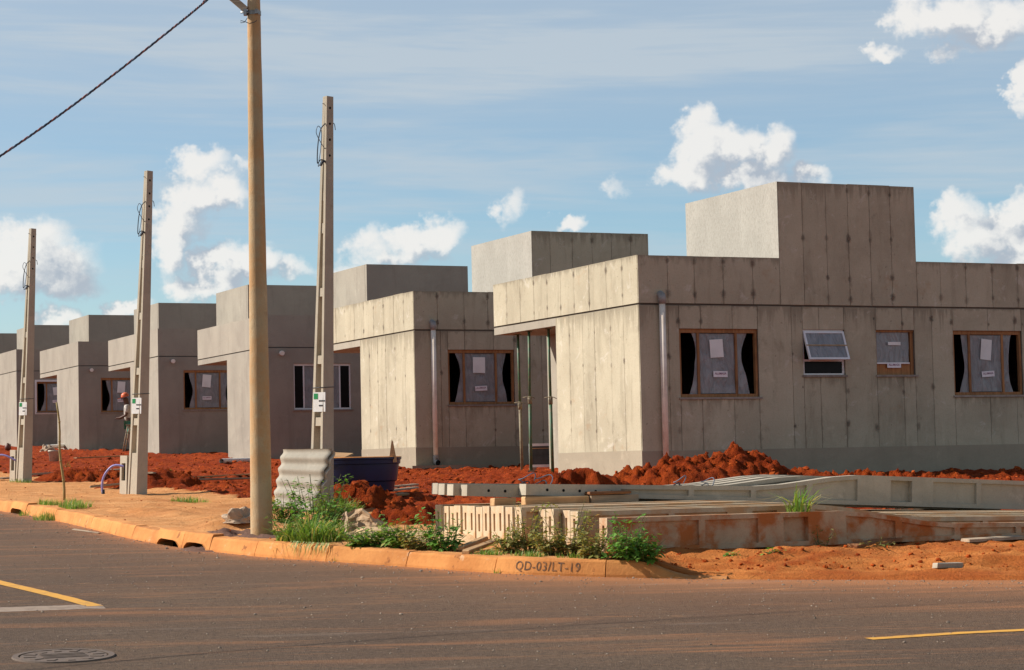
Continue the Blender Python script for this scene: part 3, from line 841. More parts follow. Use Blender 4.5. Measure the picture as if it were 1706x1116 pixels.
def win_board(house, t0, t1, z0, z1):
    fw = .035; wd = MATS['frame_wood']
    mb = MB().box(t0, t1, .03, .11, z1 - fw, z1).box(t0, t0 + fw * .7, .03, .11, z0, z1 - fw).box(t1 - fw * 1.6, t1, .05, .11, z0, z1 - fw)
    w = mb.build('window', wd, house)
    box_part('board', wd, w, t0 + fw * .7, t1 - fw * 1.6, .07, .09, z0, z0 + .22)
    link('plastic_sheet', film_mesh(t0 + .03, t1 - .09, z0 + .19, z1 - fw, None, .012, 71), MATS['plastic_film'], w, (0, .055, 0))
    box_part('pane', MATS['glass_sky'], w, t0 + .05, t1 - .10, .075, .08, z0 + .225, z1 - fw - .01)
    box_part('sash_rail', MATS['white_metal'], w, t0 + .03, t1 - .09, .035, .06, z0 + .19, z0 + .215)
    sheet_quad('paper', MATS['paper'], w, (t0 + t1) / 2, z1 - .23, .26, .055, .034, 0)
    sticker(w, (t0 + t1) / 2 - .02, z0 + .165, .030, 0, .28, .085)
    box_part('sill', MATS['sill_stone'], w, t0 - .02, t1 + .05, -.03, .028, z0 - .035, z0 - .003)

W1 = (.742, 2.238, 1.27, 2.40); W2 = (3.117, 3.944, 1.63, 2.40); W3 = (4.588, 5.38, 1.63, 2.40); W4 = (6.19, 7.67, 1.27, 2.40)
def seams_between(a, b, step, rnd, fixed=()):
    n = max(1, round((b - a) / step)); s = [a + (b - a) * i / n for i in range(1, n)]
    s = [x + rnd.uniform(-.05, .05) for x in s]
    s = [x for x in s if all(abs(x - f) > .14 for f in fixed)]
    return sorted(s)
def house(i, base, form, wins, label, pipe):
    h = empty('concrete_house', base, ROWA); tag(h, label, 'house', 'unfinished concrete houses in the row')
    rnd = random.Random(100 + i); o = .012 if form else 0.0
    cm = MATS['form_core' if form else 'render_grey']; pm = None
    holes = [W1, W2] + ([W3, W4] if len(wins) > 2 else [])
    mb = MB()
    for a, b, z0, z1 in decompose(0, HL, -.35, 2.785, holes): mb.box(max(a, o), b, o, .12, z0, z1)
    mb.box(o, .12, .12, PY, -.35, 2.785)                                # front block
    mb.box(.12, PX, PY - .12, PY, -.35, 2.785)                          # porch return
    mb.box(PX, PX + .12, PY, HW, -.35, 2.785)                           # set-back front
    mb.box(PX + .12, HL, HW - .12, HW, -.35, 2.785).box(HL - .12, HL, .12, HW - .12, -.35, 2.785)
    mb.build('wall', cm if form else MATS['render_grey'], h)
    if form: # bare faces that carry no panels get the same concrete, set a hair proud
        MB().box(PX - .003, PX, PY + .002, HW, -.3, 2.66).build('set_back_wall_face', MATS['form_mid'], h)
    MB().box(.003, PX + .2, PY + .003, HW, 2.655, 2.787).build('porch_canopy', MATS['form_mid' if form else 'render_grey'], h)
    MB().box(.13, HL - .13, .13, HW - .13, 2.66, 2.78).box(.025, HL - .02, .025, HW - .02, 2.787, 2.813).build('roof_slab', MATS['form_core' if form else 'render_core'], h)
    # parapet band
    mb = MB().box(o, .12, o, HW, 2.815, HH).box(.12, TX0, o, .12, 2.815, HH - .002).box(TX1, HL, o, .12, 2.815, HH - .002)
    mb.box(.12, HL, HW - .12, HW, 2.815, HH).box(HL - .12, HL, .12, HW - .12, 2.815, HH).box(.12, HL - .12, .12, HW - .12, 3.0, 3.1)
    mb.build('parapet', cm, h)
    # water tank enclosure
    tk = MB().box(TX0 + .004, TX1, o, .12, 2.815, TZ).box(TX0, TX0 + .12, .12, TY1, 3.05, TZ - .001).box(TX1 - .12, TX1, .12, TY1, 3.05, TZ - .001)
    tk.box(TX0 + .12, TX1 - .12, TY1 - .12, TY1, 3.05, TZ).box(TX0 + .12, TX1 - .12, .12, TY1 - .12, TZ - .12, TZ - .04)
    tank = tk.build('tank_enclosure', MATS['form_mid'] if form else MATS['render_grey'], h)
    if form: MB().box(TX0 - .004, TX0, .003, TY1, 3.3, TZ + .002).build('stucco_face', MATS['stucco'], tank)
    if form:
        def panels(kind, rects_, par):
            for a, b, z0, z1 in rects_:
                j = rnd.uniform(0, .004); gp = .0035; zt = rnd.uniform(-.004, .006)
                M = MB()
                if kind == 's': M.box(a + gp, b - gp, -j, o, z0 + .002, z1 - .002 + zt)
                elif kind == 'f': M.box(-j, o, a + gp, b - gp, z0 + .002, z1 - .002 + zt)
                M.build('wall_panel', MATS['form_side' if kind == 's' else 'form_front'], par)
        def plug(kind, t, z, sc):
            q = link('tie_hole_stain', PLUG, None, h, (t, -.0065, z) if kind == 's' else (-.0065, t, z), (0, 0, 0) if kind == 's' else (0, 0, R(-90)))
            q.scale = (sc, 1, sc)
        lo = seams_between(0, HL, .56, rnd, [e for w in holes for e in w[:2]])
        panels('s', decompose(0, HL, .0, 2.785, holes, lo), h)
        up1 = seams_between(0, TX0, .56, rnd); up2 = seams_between(TX0, TX1, .46, rnd); up3 = seams_between(TX1, HL, .56, rnd)
        panels('s', decompose(0, TX0, 2.815, HH, [], up1) + decompose(TX1, HL, 2.815, HH, [], up3), h)
        panels('s', decompose(TX0, TX1, 2.815, TZ, [], up2), tank)
        fl = seams_between(.0, PY, .55, rnd); fu = seams_between(0, HW, .58, rnd)
        panels('f', decompose(o + .001, PY, .0, 2.785, [], fl), h); panels('f', decompose(o + .001, HW, 2.815, HH, [], fu), h)
        inhole = lambda t, z: any(w[0] - .08 < t < w[1] + .08 and w[2] - .12 < z < w[3] + .12 for w in holes)
        for t in lo + [w[0] - .03 for w in holes] + [w[1] + .03 for w in holes]:
            for z in (.75, 1.38, 1.95, 2.56):
                if rnd.random() < .45 and not inhole(t, z) and 0.06 < t < 7.9: plug('s', t + rnd.uniform(-.015, .015), z + rnd.uniform(-.05, .05), rnd.uniform(.25, .85))
        for t in up1 + up3:
            for z in (2.95, 3.48):
                if rnd.random() < .8 and t < 7.9: plug('s', t, z + rnd.uniform(-.04, .04), rnd.uniform(.5, .95))
        for t in up2:
            for z in (2.95, 3.3, 3.95, 4.75):
                if rnd.random() < .75: plug('s', t, z + rnd.uniform(-.04, .04), rnd.uniform(.5, .9))
        for t in fu:
            for z in (2.97, 3.46):
                if rnd.random() < .8: plug('f', t, z + rnd.uniform(-.05, .05), rnd.uniform(.4, .75))
        for t in fl:
            for z in (.8, 1.3, 1.85, 2.45):
                if rnd.random() < .6: plug('f', t, z + rnd.uniform(-.05, .05), rnd.uniform(.3, .6))
    ph = .40 if form else .0
    if form:
        pl = MB().box(-.010, -.0055, -.0095, PY, -.35, ph + .015); vs = []
        pl.box(-.0055, HL, -.010, -.0055, -.35, ph)
        pl.build('plinth', MATS['plinth_grey'], h)
    kinds = {'w': lambda: win_wood(h, *W1, 10 + i), 'W': lambda: win_wood(h, *W1, 10 + i, True), 's': lambda: win_wood(h, *W1, 10 + i, False, True)}
    kinds[wins[0]]()
    if len(wins) > 2:
        win_awning(h, *W2); win_board(h, *W3); win_wood(h, *W4, 77)
    else: win_awning(h, *W2)
    py = -.068
    if pipe == 'short':
        MB().tube([(.42, .05, 2.66), (.42, -.06, 2.66)], .05, 12).tube([(.42, -.06, 2.66), (.42, -.11, 2.655)], .06, 12).build('roof_spout', MATS['pvc_white'], h)
    else:
        bot = .06 if pipe == 'full' else .16
        p = MB().tube([(.40, py, 2.86), (.40, py, bot)], .052, 14).build('downpipe', MATS['pvc_pipe'], h)
        MB().tube([(.40, .03, 2.955), (.40, -.02, 2.955), (.40, -.052, 2.942), (.40, py, 2.905), (.40, py, 2.80)], .063, 14).build('elbow', MATS['pvc_grey'], p)
        if pipe == 'elbow':
            MB().tube([(.40, py, .24), (.40, py, .14), (.40, py - .02, .10), (.41, py - .10, .085)], .060, 14, False).build('elbow', MATS['pvc_grey'], p)
            MB().tube([(.4085, py - .095, .0855), (.409, py - .097, .0853)], .056, 14).build('elbow_shade_disc', MATS['hole_shade_black'], p)  # black disc paints the shade inside the open elbow
    if i in (1, 4):
        MB().box(-.25, HL, -.40, -.012, -.12, .035).build('apron_slab', MATS['plinth_grey'], h)
    return h
BASES = [1.39, 1.61, 1.83, 2.15, 2.38, 2.69, 2.98, 3.27]
HLAB = ['nearest bare concrete house with panel seams, four taped side windows and a downpipe',
        'second bare concrete house with panel seams and a downpipe ending in an elbow',
        'grey rendered house with a white framed window, behind the round pole',
        'grey rendered house with wooden window, right of the worker with orange cap',
        'grey rendered house with wooden window, directly behind the worker with orange cap',
        'grey rendered house with white bordered window behind the leftmost meter post',
        'far grey house showing only its roof tank block behind the leftmost meter post',
        'farthest grey house, its tank block just showing at the left picture edge']
HS = []
for i in range(8):
    HS.append(house(i, (2.07 - 4.07 * i, 35.1 + 8.88 * i, BASES[i]), i < 2, ['wabw', 'w', 'W', 'w', 'w', 's', 'w', 'w'][i],
              HLAB[i], ['full', 'elbow'][i] if i < 2 else 'short'))
# ------------------------------------------------------------------ heaps of excavated earth
SURF = [BVH]
def zsurf(x, y):
    z = zlot(x, y)
    for b in SURF[1:]:
        h = b.ray_cast(Vector((x, y, 40)), Vector((0, 0, -1)))
        if h[0] is not None: z = max(z, h[0].z)
    return z
def heap(name, label, cones, mat='soil_red', step=.042, rough=1.0, slope=.62, cat='earth heap', seed=0):
    x0 = min(c[0] - c[3] for c in cones) - .3; x1 = max(c[0] + c[3] for c in cones) + .3
    y0 = min(c[1] - c[3] for c in cones) - .3; y1 = max(c[1] + c[3] for c in cones) + .3
    nx = int((x1 - x0) / step); ny = int((y1 - y0) / step); vs = []; hs = []
    for j in range(ny + 1):
        for i in range(nx + 1):
            x = x0 + i * step; y = y0 + j * step; p = Vector((x, y, seed))
            wx = x + .12 * noise.noise(p * 2.3); wy = y + .12 * noise.noise(p * 2.3 + Vector((9, 0, 0)))
            h = 0
            for cx, cy, ch, cr in cones:
                d = math.hypot(wx - cx, wy - cy) / cr
                if d < 1: h = max(h, ch * (1 - d * d) ** 1.25 if d > .25 else ch * (1 - d * d) ** 1.1)
            if h > .01:
                r = noise.ridged_multi_fractal(p * 2.6, .9, 2.1, 5, 1.0, 2.0) - 1.0
                t = noise.turbulence(p * 6.5, 4, False)
                t2 = noise.turbulence(p * 12 + Vector((4, 7, 0)), 3, False); t3 = noise.turbulence(p * 24, 2, False)
                h += rough * min(1, h / .12) * (.35 + 1.3 * max(0, .5 + noise.noise(p * 1.3 + Vector((2, 8, 1))))) * (.05 * r + .08 * (t - .45) + .06 * (t2 - .4) + .03 * (t3 - .4))
            hs.append(h); vs.append((x, y, zlot(x, y) + h - .03))
    fs = []
    for j in range(ny):
        for i in range(nx):
            a = j * (nx + 1) + i; q = (a, a + 1, a + nx + 2, a + nx + 1)
            if max(hs[k] for k in q) > .005: fs.append(q)
    mb = MB(); mb.add(vs, fs, True); me = mb.mesh(name)
    bm = bmesh.new(); bm.from_mesh(me); bmesh.ops.delete(bm, geom=[v for v in bm.verts if not v.link_faces], context='VERTS'); bm.to_mesh(me); bm.free()
    SURF.append(BVHTree.FromPolygons([Vector(p) for p in vs], fs))
    return tag(link(name, me, MATS[mat]), label, cat)
def crest(pts, upl, dens=9, rmul=1.5, rmin=.42, back=0.0):
    out = []
    for (a, b), (c, d) in zip(pts, pts[1:]):
        n = max(1, int(abs(c - a) / dens))
        for k in range(n):
            t = k / n; px, py = a + (c - a) * t, b + (d - b) * t
            P = at_plane(px, py, UU, upl); h = P.z - lot_base(P.x, P.y)
            if h > .03: out.append((P.x, P.y, h, h * rmul + rmin))
    return out
heap('earth_heap', 'long ragged heap of red earth along the nearest house side wall',
     crest([(985, 795), (1040, 796), (1080, 778), (1105, 762), (1132, 752), (1160, 762), (1190, 758), (1222, 744), (1250, 756), (1275, 770), (1330, 777), (1390, 784), (1450, 783), (1500, 787), (1560, 782), (1640, 784), (1740, 781)], 28.6), seed=1)
heap('earth_heap', 'small heap of red earth at the foot of the green props',
     crest([(868, 800), (900, 791), (925, 784), (950, 778), (975, 786), (1010, 800)], 27.6), seed=5)
heap('earth_heap', 'steep bank of red earth between the blue tank and stacked concrete posts',
     crest([(628, 852), (650, 842), (672, 834), (695, 836), (722, 842), (750, 838)], 21.6, rmul=1.5), seed=9)
heap('earth_heap', 'clump of red earth clods behind the corrugated sheets beside the tank',
     crest([(572, 808), (590, 797), (606, 806), (618, 818)], 24.6, rmul=1.1), seed=12)
heap('earth_heap', 'low red earth heap just right of the meter post beside the violet hose',
     crest([(240, 786), (262, 778), (285, 783), (305, 795)], 33.6, rmul=1.6), seed=15)
heap('earth_heap', 'low red earth heap left of the meter post beside the violet hose',
     crest([(112, 782), (140, 771), (165, 774), (195, 776)], 38.5, rmul=1.6), seed=18)
sp = on_lot(640, 897)
heap('sand_heap', 'low pale sand heap between the kerb weeds and the torn paper sack',
     [(sp.x - .1, sp.y + .15, .16, .45), (sp.x + .35, sp.y + .1, .13, .5), (sp.x + .8, sp.y - .05, .10, .5), (sp.x + 1.15, sp.y - .1, .08, .4)], 'sand', .05, .25, cat='sand heap', seed=21)
gp = on_lot(430, 893)
heap('gravel_heap', 'dark reddish gravel heaped round the base of the tall round pole',
     [(gp.x - .35, gp.y + .15, .10, .5), (gp.x + .1, gp.y + .05, .09, .55)], 'gravel', .05, .5, cat='gravel heap', seed=24)

def ico(rnd, c, s):
    t = (1 + 5 ** .5) / 2
    P = [(-1,t,0),(1,t,0),(-1,-t,0),(1,-t,0),(0,-1,t),(0,1,t),(0,-1,-t),(0,1,-t),(t,0,-1),(t,0,1),(-t,0,-1),(-t,0,1)]
    sx, sy, sz = s * rnd.uniform(.7, 1.3), s * rnd.uniform(.7, 1.3), s * rnd.uniform(.5, 1.0)
    a = rnd.uniform(0, 6.28); ca, sa = math.cos(a), math.sin(a); out = []
    for p in P:
        j = rnd.uniform(.38, .66); x, y, z = p[0] * sx * j, p[1] * sy * j, p[2] * sz * j
        out.append((c[0] + x * ca - y * sa, c[1] + x * sa + y * ca, c[2] + z))
    return out
IF = [(0,11,5),(0,5,1),(0,1,7),(0,7,10),(0,10,11),(1,5,9),(5,11,4),(11,10,2),(10,7,6),(7,1,8),(3,9,4),(3,4,2),(3,2,6),(3,6,8),(3,8,9),(4,9,5),(2,4,11),(6,2,10),(8,6,7),(9,8,1)]
def clods():
    rnd = random.Random(5); mb = MB(); n = 0
    while n < 11000:
        y = 18 + 45 * rnd.random() ** 1.7; x = rnd.uniform(-.26, .26) * y
        if verge_f(x, y) > .6 and rnd.random() > (.12 if x < .6 else .4): continue
        if vc(x, y) < 4.0 and y > 20: continue
        if BVH.ray_cast(Vector((x, y, 40)), Vector((0, 0, -1)))[0] is None: continue
        if any(HS_in(x, y, k) for k in range(5)): continue
        s = .010 + .035 * rnd.random() ** 3 if rnd.random() < .992 else rnd.uniform(.045, .085)
        if verge_f(x, y) > .6: s = min(s * .4, .012) if x < .6 else min(s * .5, .022)
        mb.add(ico(rnd, (x, y, zsurf(x, y) + s * .25), s), IF); n += 1
    o = mb.build('soil_clods', MATS['clod']); tag(o, 'loose red soil clods scattered over the house lots', 'soil', kind='stuff')
def HS_in(x, y, k):
    q = Vector((x, y, 0)) - Vector((2.07 - 4.07 * k, 35.1 + 8.88 * k, 0)); a, b = q.dot(VV), q.dot(UU)
    return -.02 < a < HL and -.02 < b < HW
clods()
def pebbles():
    rnd = random.Random(8); mb = MB()
    for _ in range(2600):
        l = rnd.uniform(L0, L1); w = .03 + 6 * rnd.random() ** 2.2; k = K(l)
        x, y = k.x - EE.x * w, k.y - EE.y * w
        s = rnd.uniform(.003, .009) if rnd.random() < .97 else rnd.uniform(.009, .015)
        mb.add(ico(rnd, (x, y, zroad(x, y) + s * .2), s), IF)
    tag(mb.build('road_grit', MATS['stone']), 'small stones and grit scattered on the road', 'grit', kind='stuff')
pebbles()

# ------------------------------------------------------------------ poles
def round_pole():
    P = on_lot(436, 893); P.z = zlot(P.x, P.y); H = 7.6
    r = empty('utility_pole', P); tag(r, 'tall round dusty concrete utility pole standing behind the kerb', 'pole')
    n = 24; pts = []; rad = []
    for i in range(31):
        z = -.3 + (H + .3) * i / 30
        pts.append((0, 0, z)); rad.append(.108 - .0085 * max(0, z) + .0012 * math.sin(z * 9) + .001 * noise.noise(Vector((0, 0, z * 3))))
    MB().tube(pts, rad, n).build('shaft', MATS['round_pole'], r)
    c = at_depth(426, 22, P.y); zc = c.z - P.z; rr_ = .108 - .0085 * zc
    band = MB()
    vs = []; fs = []
    for j, z in enumerate((zc - .02, zc + .02)):
        for k in range(24): a = k * math.pi / 12; vs.append(((rr_ + .006) * math.cos(a), (rr_ + .006) * math.sin(a), z))
    for k in range(24): fs.append((k, (k + 1) % 24, 24 + (k + 1) % 24, 24 + k))
    band.add(vs, fs, True)
    b = band.build('clamp_band', MATS['steel_zinc'], r)
    MB().tube([(-rr_ - .06, -.05, zc), (-rr_ + .03, -.05, zc)], .009, 8).box(-rr_ - .03, -rr_, -.075, -.025, zc - .03, zc + .03).box(.02, .05, -rr_ - .03, -rr_ + .01, zc - .02, zc + .025).build('clamp_bolt', MATS['steel_zinc'], b)
    e = at_depth(330, -52, P.y) - P
    s = Vector((-rr_ - .01, -.03, zc + .03))
    d = (e - s).normalized(); nn = Vector((0, 1, 0)); w = d.cross(nn)
    q = []
    for base in (s, e):
        q.append([base + nn * a * .02 + w * b_ * .032 for a, b_ in ((-1, -1), (1, -1), (1, 1), (-1, 1))])
    MB().hexa(q[0], q[1]).build('brace_arm', MATS['timber_grey'], r)
    MB().box(e.x - .9, e.x + 1.2, -.16, -.11, e.z, e.z + .1).build('cross_arm', MATS['timber_grey'], r)
    lp = [at_depth(a, b_, P.y - .1) - P for a, b_ in ((412, 30), (407, 37), (401, 38), (401, 34), (408, 36), (416, 39), (423, 37), (428, 34))]
    MB().tube(lp, .0035, 6).build('wire_loop', MATS['wire_dark'], r)
    return P
RP = round_pole()
def cable():
    ctl = [(425, -66), (345, 0), (300, 37), (200, 116), (100, 191), (0, 260), (-120, 337)]
    dep = [17.15, 16.9, 16.7, 16.25, 15.77, 15.3, 14.75]        # its shadow is the thin line across the road
    P = [Vector((1.5, 19.6, 9.2))] + [at_depth(a, b, d) for (a, b), d in zip(ctl, dep)] + [Vector((-5.0, 13.5, 2.85)), Vector((-6.4, 11.7, 2.35)), Vector((-8.5, 9.0, 2.2))]
    pts = []
    for i in range(len(P) - 1):
        a, b, c, d = P[max(i-1,0)], P[i], P[i+1], P[min(i+2,len(P)-1)]
        for k in range(20):
            t = k / 20; pts.append(b + (c - a) * .5 * t + (a * 2 - b * 5 + c * 4 - d) * .5 * t * t + (b * 3 - a - c * 3 + d) * .5 * t ** 3)
    root = empty('overhead_cable', P[0]); tag(root, 'twisted black and red overhead cable crossing the upper left sky', 'cable')
    full = []; L_ = 0
    for a, b in zip(pts, pts[1:]):
        n = max(1, int((b - a).length / .03))
        for k in range(n): full.append(a.lerp(b, k / n))
    for s, mat in enumerate(('wire_dark', 'wire_red', 'wire_grey')):
        q = []
        for i, p in enumerate(full):
            t = (full[min(i + 1, len(full) - 1)] - full[max(i - 1, 0)]).normalized(); u = t.cross(Vector((0, 0, 1))).normalized(); w = u.cross(t)
            a = i * .03 / .15 * 6.283 + s * 2.094
            q.append(p + (u * math.cos(a) + w * math.sin(a)) * .0052 - P[0])
        MB().tube(q, .0050, 5).build('strand', MATS[mat], root)
cable()
def meter_post(px, py, ytop, name_label, hose=None, seed=0, zs=1.0, tilt=0.0):
    P = on_lot(px, py); P.z = zlot(P.x, P.y) - .02
    H = at_depth(px, ytop, P.y).z - P.z
    r = empty('meter_post', P, ROWA + R(20))
    r.rotation_euler = (Matrix.Rotation(tilt, 3, 'Y') @ Matrix.Rotation(ROWA + R(20), 3, 'Z')).to_euler(); tag(r, name_label, 'concrete post', 'precast concrete meter posts along the verge')
    wx = lambda z: .185 - .085 * z / H
    wy = lambda z: .235 - .16 * z / H
    cm = MATS['post_grey']; mb = MB(); c = .042
    def seg(z0, z1, ya, yb, x_in=0.0, x_out=0.0):
        f = lambda z: [(-wx(z) + x_in, ya(z), z), (-x_out, ya(z), z), (-x_out, yb(z), z), (-wx(z) + x_in, yb(z), z)]
        mb.hexa(f(z0), f(z1))
    seg(-.3, H, lambda z: 0, lambda z: c * .9)                                       # near chord: the plain face
    seg(-.3, H - .002, lambda z: wy(z) - c, lambda z: wy(z))                         # far chord
    zr = [(-.3, .62), (1.02, 1.12), (1.75, 1.85), (2.55, 2.65), (3.3, 3.42), (H - 1.25, H - .004)]
    for a, b in zr: seg(a, b, lambda z: c * .9, lambda z: wy(z) - c, .012, .012)
    sh = mb.build('shaft', cm, r)
    hm = MB()
    for k in range(5):
        z = H - .14 - .19 * k; x = -wx(z) / 2
        hm.tube([(x, .004, z), (x, -.0015, z)], .016, 10)
    for a in range(1): pass
    holes = [MB().tube([(-wx(H - .14 - .19 * k) / 2, .004, H - .14 - .19 * k), (-wx(H - .14 - .19 * k) / 2, -.0015, H - .14 - .19 * k)], .0155, 10).build('bolt_hole_shade_disc', MATS['hole_shade_black'], sh) for k in range(4)]  # no holes cut: black discs on the face paint their shade
    MB().tube([(-wx(H) - .03, .05, H - .09), (.035, .05, H - .09)], .005, 6).build('bolt', MATS['steel_zinc'], sh)
    # meter box widening the foot (the tall post's is hidden and left plain)
    if seed:
        bx = MB(); y0, y1 = .238, .41; xf = -.195; hy0, hy1, hz0, hz1 = .275, .37, .22, .47
        for a, b, z0, z1 in decompose(y0, y1, -.3, .58, [(hy0, hy1, hz0, hz1)]): bx.box(xf, xf + .03, a, b, z0, z1)
        bx.box(xf + .03, -.01, y0, y0 + .03, -.3, .58).box(xf + .03, -.01, y1 - .03, y1, -.3, .58)
        bx.box(xf + .03, -.01, y0 + .03, y1 - .03, .54, .579).box(-.04, -.01, y0 + .03, y1 - .03, -.3, .54)
        mbx = bx.build('meter_box', cm, r)
        MB().box(xf + .05, xf + .055, hy0 - .01, hy1 + .01, hz0 - .01, hz1 + .01).build('meter_glass', MATS['glass_sky'], mbx)
    # plate with a green mark and two short printed lines
    zp = 1.30 * zs; M = Matrix.Translation((-wx(zp) - .012, .05, zp)) @ Matrix.Rotation(R(-70), 4, 'Z')
    pl = MB().box(-.085, .08, -.004, .004, -.115, .115, M).build('number_plate', MATS['sign_white'], r)
    MB().box(-.075, -.02, -.0065, -.0042, .035, .10, M).build('green_mark', MATS['sign_green'], pl)
    for dz, w in ((.0, .085), (-.055, .06)):
        for k in range(4): MB().box(-.005 + k * w / 4, -.005 + k * w / 4 + w / 5.4, -.0065, -.0042, dz + .005, dz + .022, M).build('printed_mark', MATS['ink_black'], pl)
    MB().tube([(-wx(1.48) - .004, -.004, 1.47), (.004, -.004, 1.48), (.004, wy(1.48) + .004, 1.475), (-wx(1.48) - .004, wy(1.48) + .004, 1.47), (-wx(1.48) - .004, -.004, 1.47)], .0045, 6).build('tie_wire', MATS['wire_dark'], r)
    # service wires at the head
    rnd = random.Random(seed); x = -wx(H - .5)
    z0 = H - .33 - .12 * (seed % 3); z1 = z0 - .46
    a = [(x, .02, z0), (x - .07, .02, z0 - .08), (x - .12, .01, z0 - .26), (x - .12, .02, z1 - .02), (x - .07, .02, z1 + .02), (x + .01, .02, z1 + .01)]
    b = [(x, .03, z0 - .3), (x - .07, .03, z0 - .22), (x - .13, .03, z0 - .12), (x - .10, .03, z0 - .04), (x - .05, .03, z0 - .1), (x - .06, .03, z0 - .3), (x - .10, .03, z1 - .06), (x - .04, .03, z1 + .03)]
    def smooth(pl):
        pl = [Vector(p) for p in pl]; out = []
        for i in range(len(pl) - 1):
            q0, q1, q2, q3 = pl[max(i-1,0)], pl[i], pl[i+1], pl[min(i+2,len(pl)-1)]
            for k in range(6):
                t = k / 6; out.append(q1 + (q2 - q0) * .5 * t + (q0 * 2 - q1 * 5 + q2 * 4 - q3) * .5 * t * t + (q1 * 3 - q0 - q2 * 3 + q3) * .5 * t ** 3)
        return out + [pl[-1]]
    MB().tube(smooth(a), .0065, 6).build('service_wire', MATS['wire_dark'], r)
    MB().tube(smooth(b), .0045, 6).build('service_wire', MATS['wire_grey'], r)
    MB().tube(smooth([(x + .02, .02, z1), (x - .03, .02, z1 + .005), (x - .07, .02, z1 - .05)]), .014, 8).build('conduit_bend', MATS['wire_dark'], r)
    MB().tube(smooth([(0, .03, z0 + .02), (.04, .03, z0 + .01), (.055, .03, z0 - .06)]), .005, 6).build('service_wire', MATS['wire_dark'], r)
    if hose:
        pts = smooth([at_depth(a_, b_, P.y - .25 + .1 * i_ / len(hose)) for i_, (a_, b_) in enumerate(hose)])
        h = empty('hose', pts[-1]); tag(h, hose_label[seed], 'hose', 'violet conduits feeding the meter posts')
        MB().tube([p - pts[-1] for p in pts], .017, 8).build('tube', MATS['hose_violet'], h)
        q = pts[-1] - pts[-1]; MB().tube([q + Vector((-.004, 0, .10)), q + Vector((.004, 0, -.05))], .026, 8).build('ground_sleeve', MATS['wire_dark'], h)
    return P
hose_label = {1: 'violet hose arching from the ground into the middle meter post box', 2: 'violet hose running into the leftmost meter post from the left edge'}
PA = meter_post(556, 851, 161, 'tallest precast meter post, with corrugated sheets leaning on its foot', None, 0, tilt=.016)
PB = meter_post(245, 824, 285, 'precast meter post with an arching violet hose, in front of the worker', [(206, 777), (194, 775), (184, 779), (174, 792), (170, 808), (172, 827)], 1, tilt=.030)
PC = meter_post(53, 803, 381, 'leftmost precast meter post, beside the thin stake', [(26, 767), (12, 760), (0, 758), (-16, 764), (-24, 800)], 2, tilt=.026)

# ------------------------------------------------------------------ corrugated sheets on the tall meter post
def sheets():
    P0, P1 = at_depth(454, 838, PA.y + .07), at_depth(521, 848, PA.y - .50)
    T0, T1 = at_depth(471, 744, PA.y + .24), at_depth(552, 743, PA.y - .32)
    labs = ('front corrugated fibre cement sheet leaning on the tallest meter post', 'rear corrugated fibre cement sheet, its wavy edge showing behind the front one')
    nrm = (P1 - P0).cross(T0 - P0).normalized()
    if nrm.y > 0: nrm = -nrm
    for s in range(2):
        vs = []; fs = []; nu, nv = 10, 84
        for j in range(nv + 1):
            v = j / nv; a = P0.lerp(T0, v); b = P1.lerp(T1, v)
            wv = .0165 * math.sin(v * 4.9 * 6.283 + .6)
            for side in (0, 1):
                for i in range(nu + 1):
                    p = a.lerp(b, i / nu) + nrm * (wv - s * .026 - side * .007) + (T0 - P0) * (-.03 * s) + (P1 - P0) * (.045 * s)
                    p.z += .004 * noise.noise(Vector((i * .6, s, 0))) * (1 if j in (0, nv) else 0)
                    vs.append(p - P0)
        m_ = nu + 1
        for j in range(nv):
            o0, o1 = j * 2 * m_, (j + 1) * 2 * m_
            for i in range(nu):
                fs.append((o0 + i, o0 + i + 1, o1 + i + 1, o1 + i)); fs.append((o0 + m_ + i + 1, o0 + m_ + i, o1 + m_ + i, o1 + m_ + i + 1))
            fs.append((o0, o1, o1 + m_, o0 + m_)); fs.append((o0 + nu, o0 + m_ + nu, o1 + m_ + nu, o1 + nu))
        for j in (0, nv):
            o0 = j * 2 * m_
            for i in range(nu): fs.append((o0 + i, o0 + m_ + i, o0 + m_ + i + 1, o0 + i + 1))
        o = MB().add(vs, fs, True).build('corrugated_sheet', MATS['fibre_cement'], None, P0 - Vector((0, 0, .03)))
        o.data.shade_smooth() if False else None
        tag(o, labs[s], 'roof sheet', 'fibre cement sheets leaning on the post')
sheets()

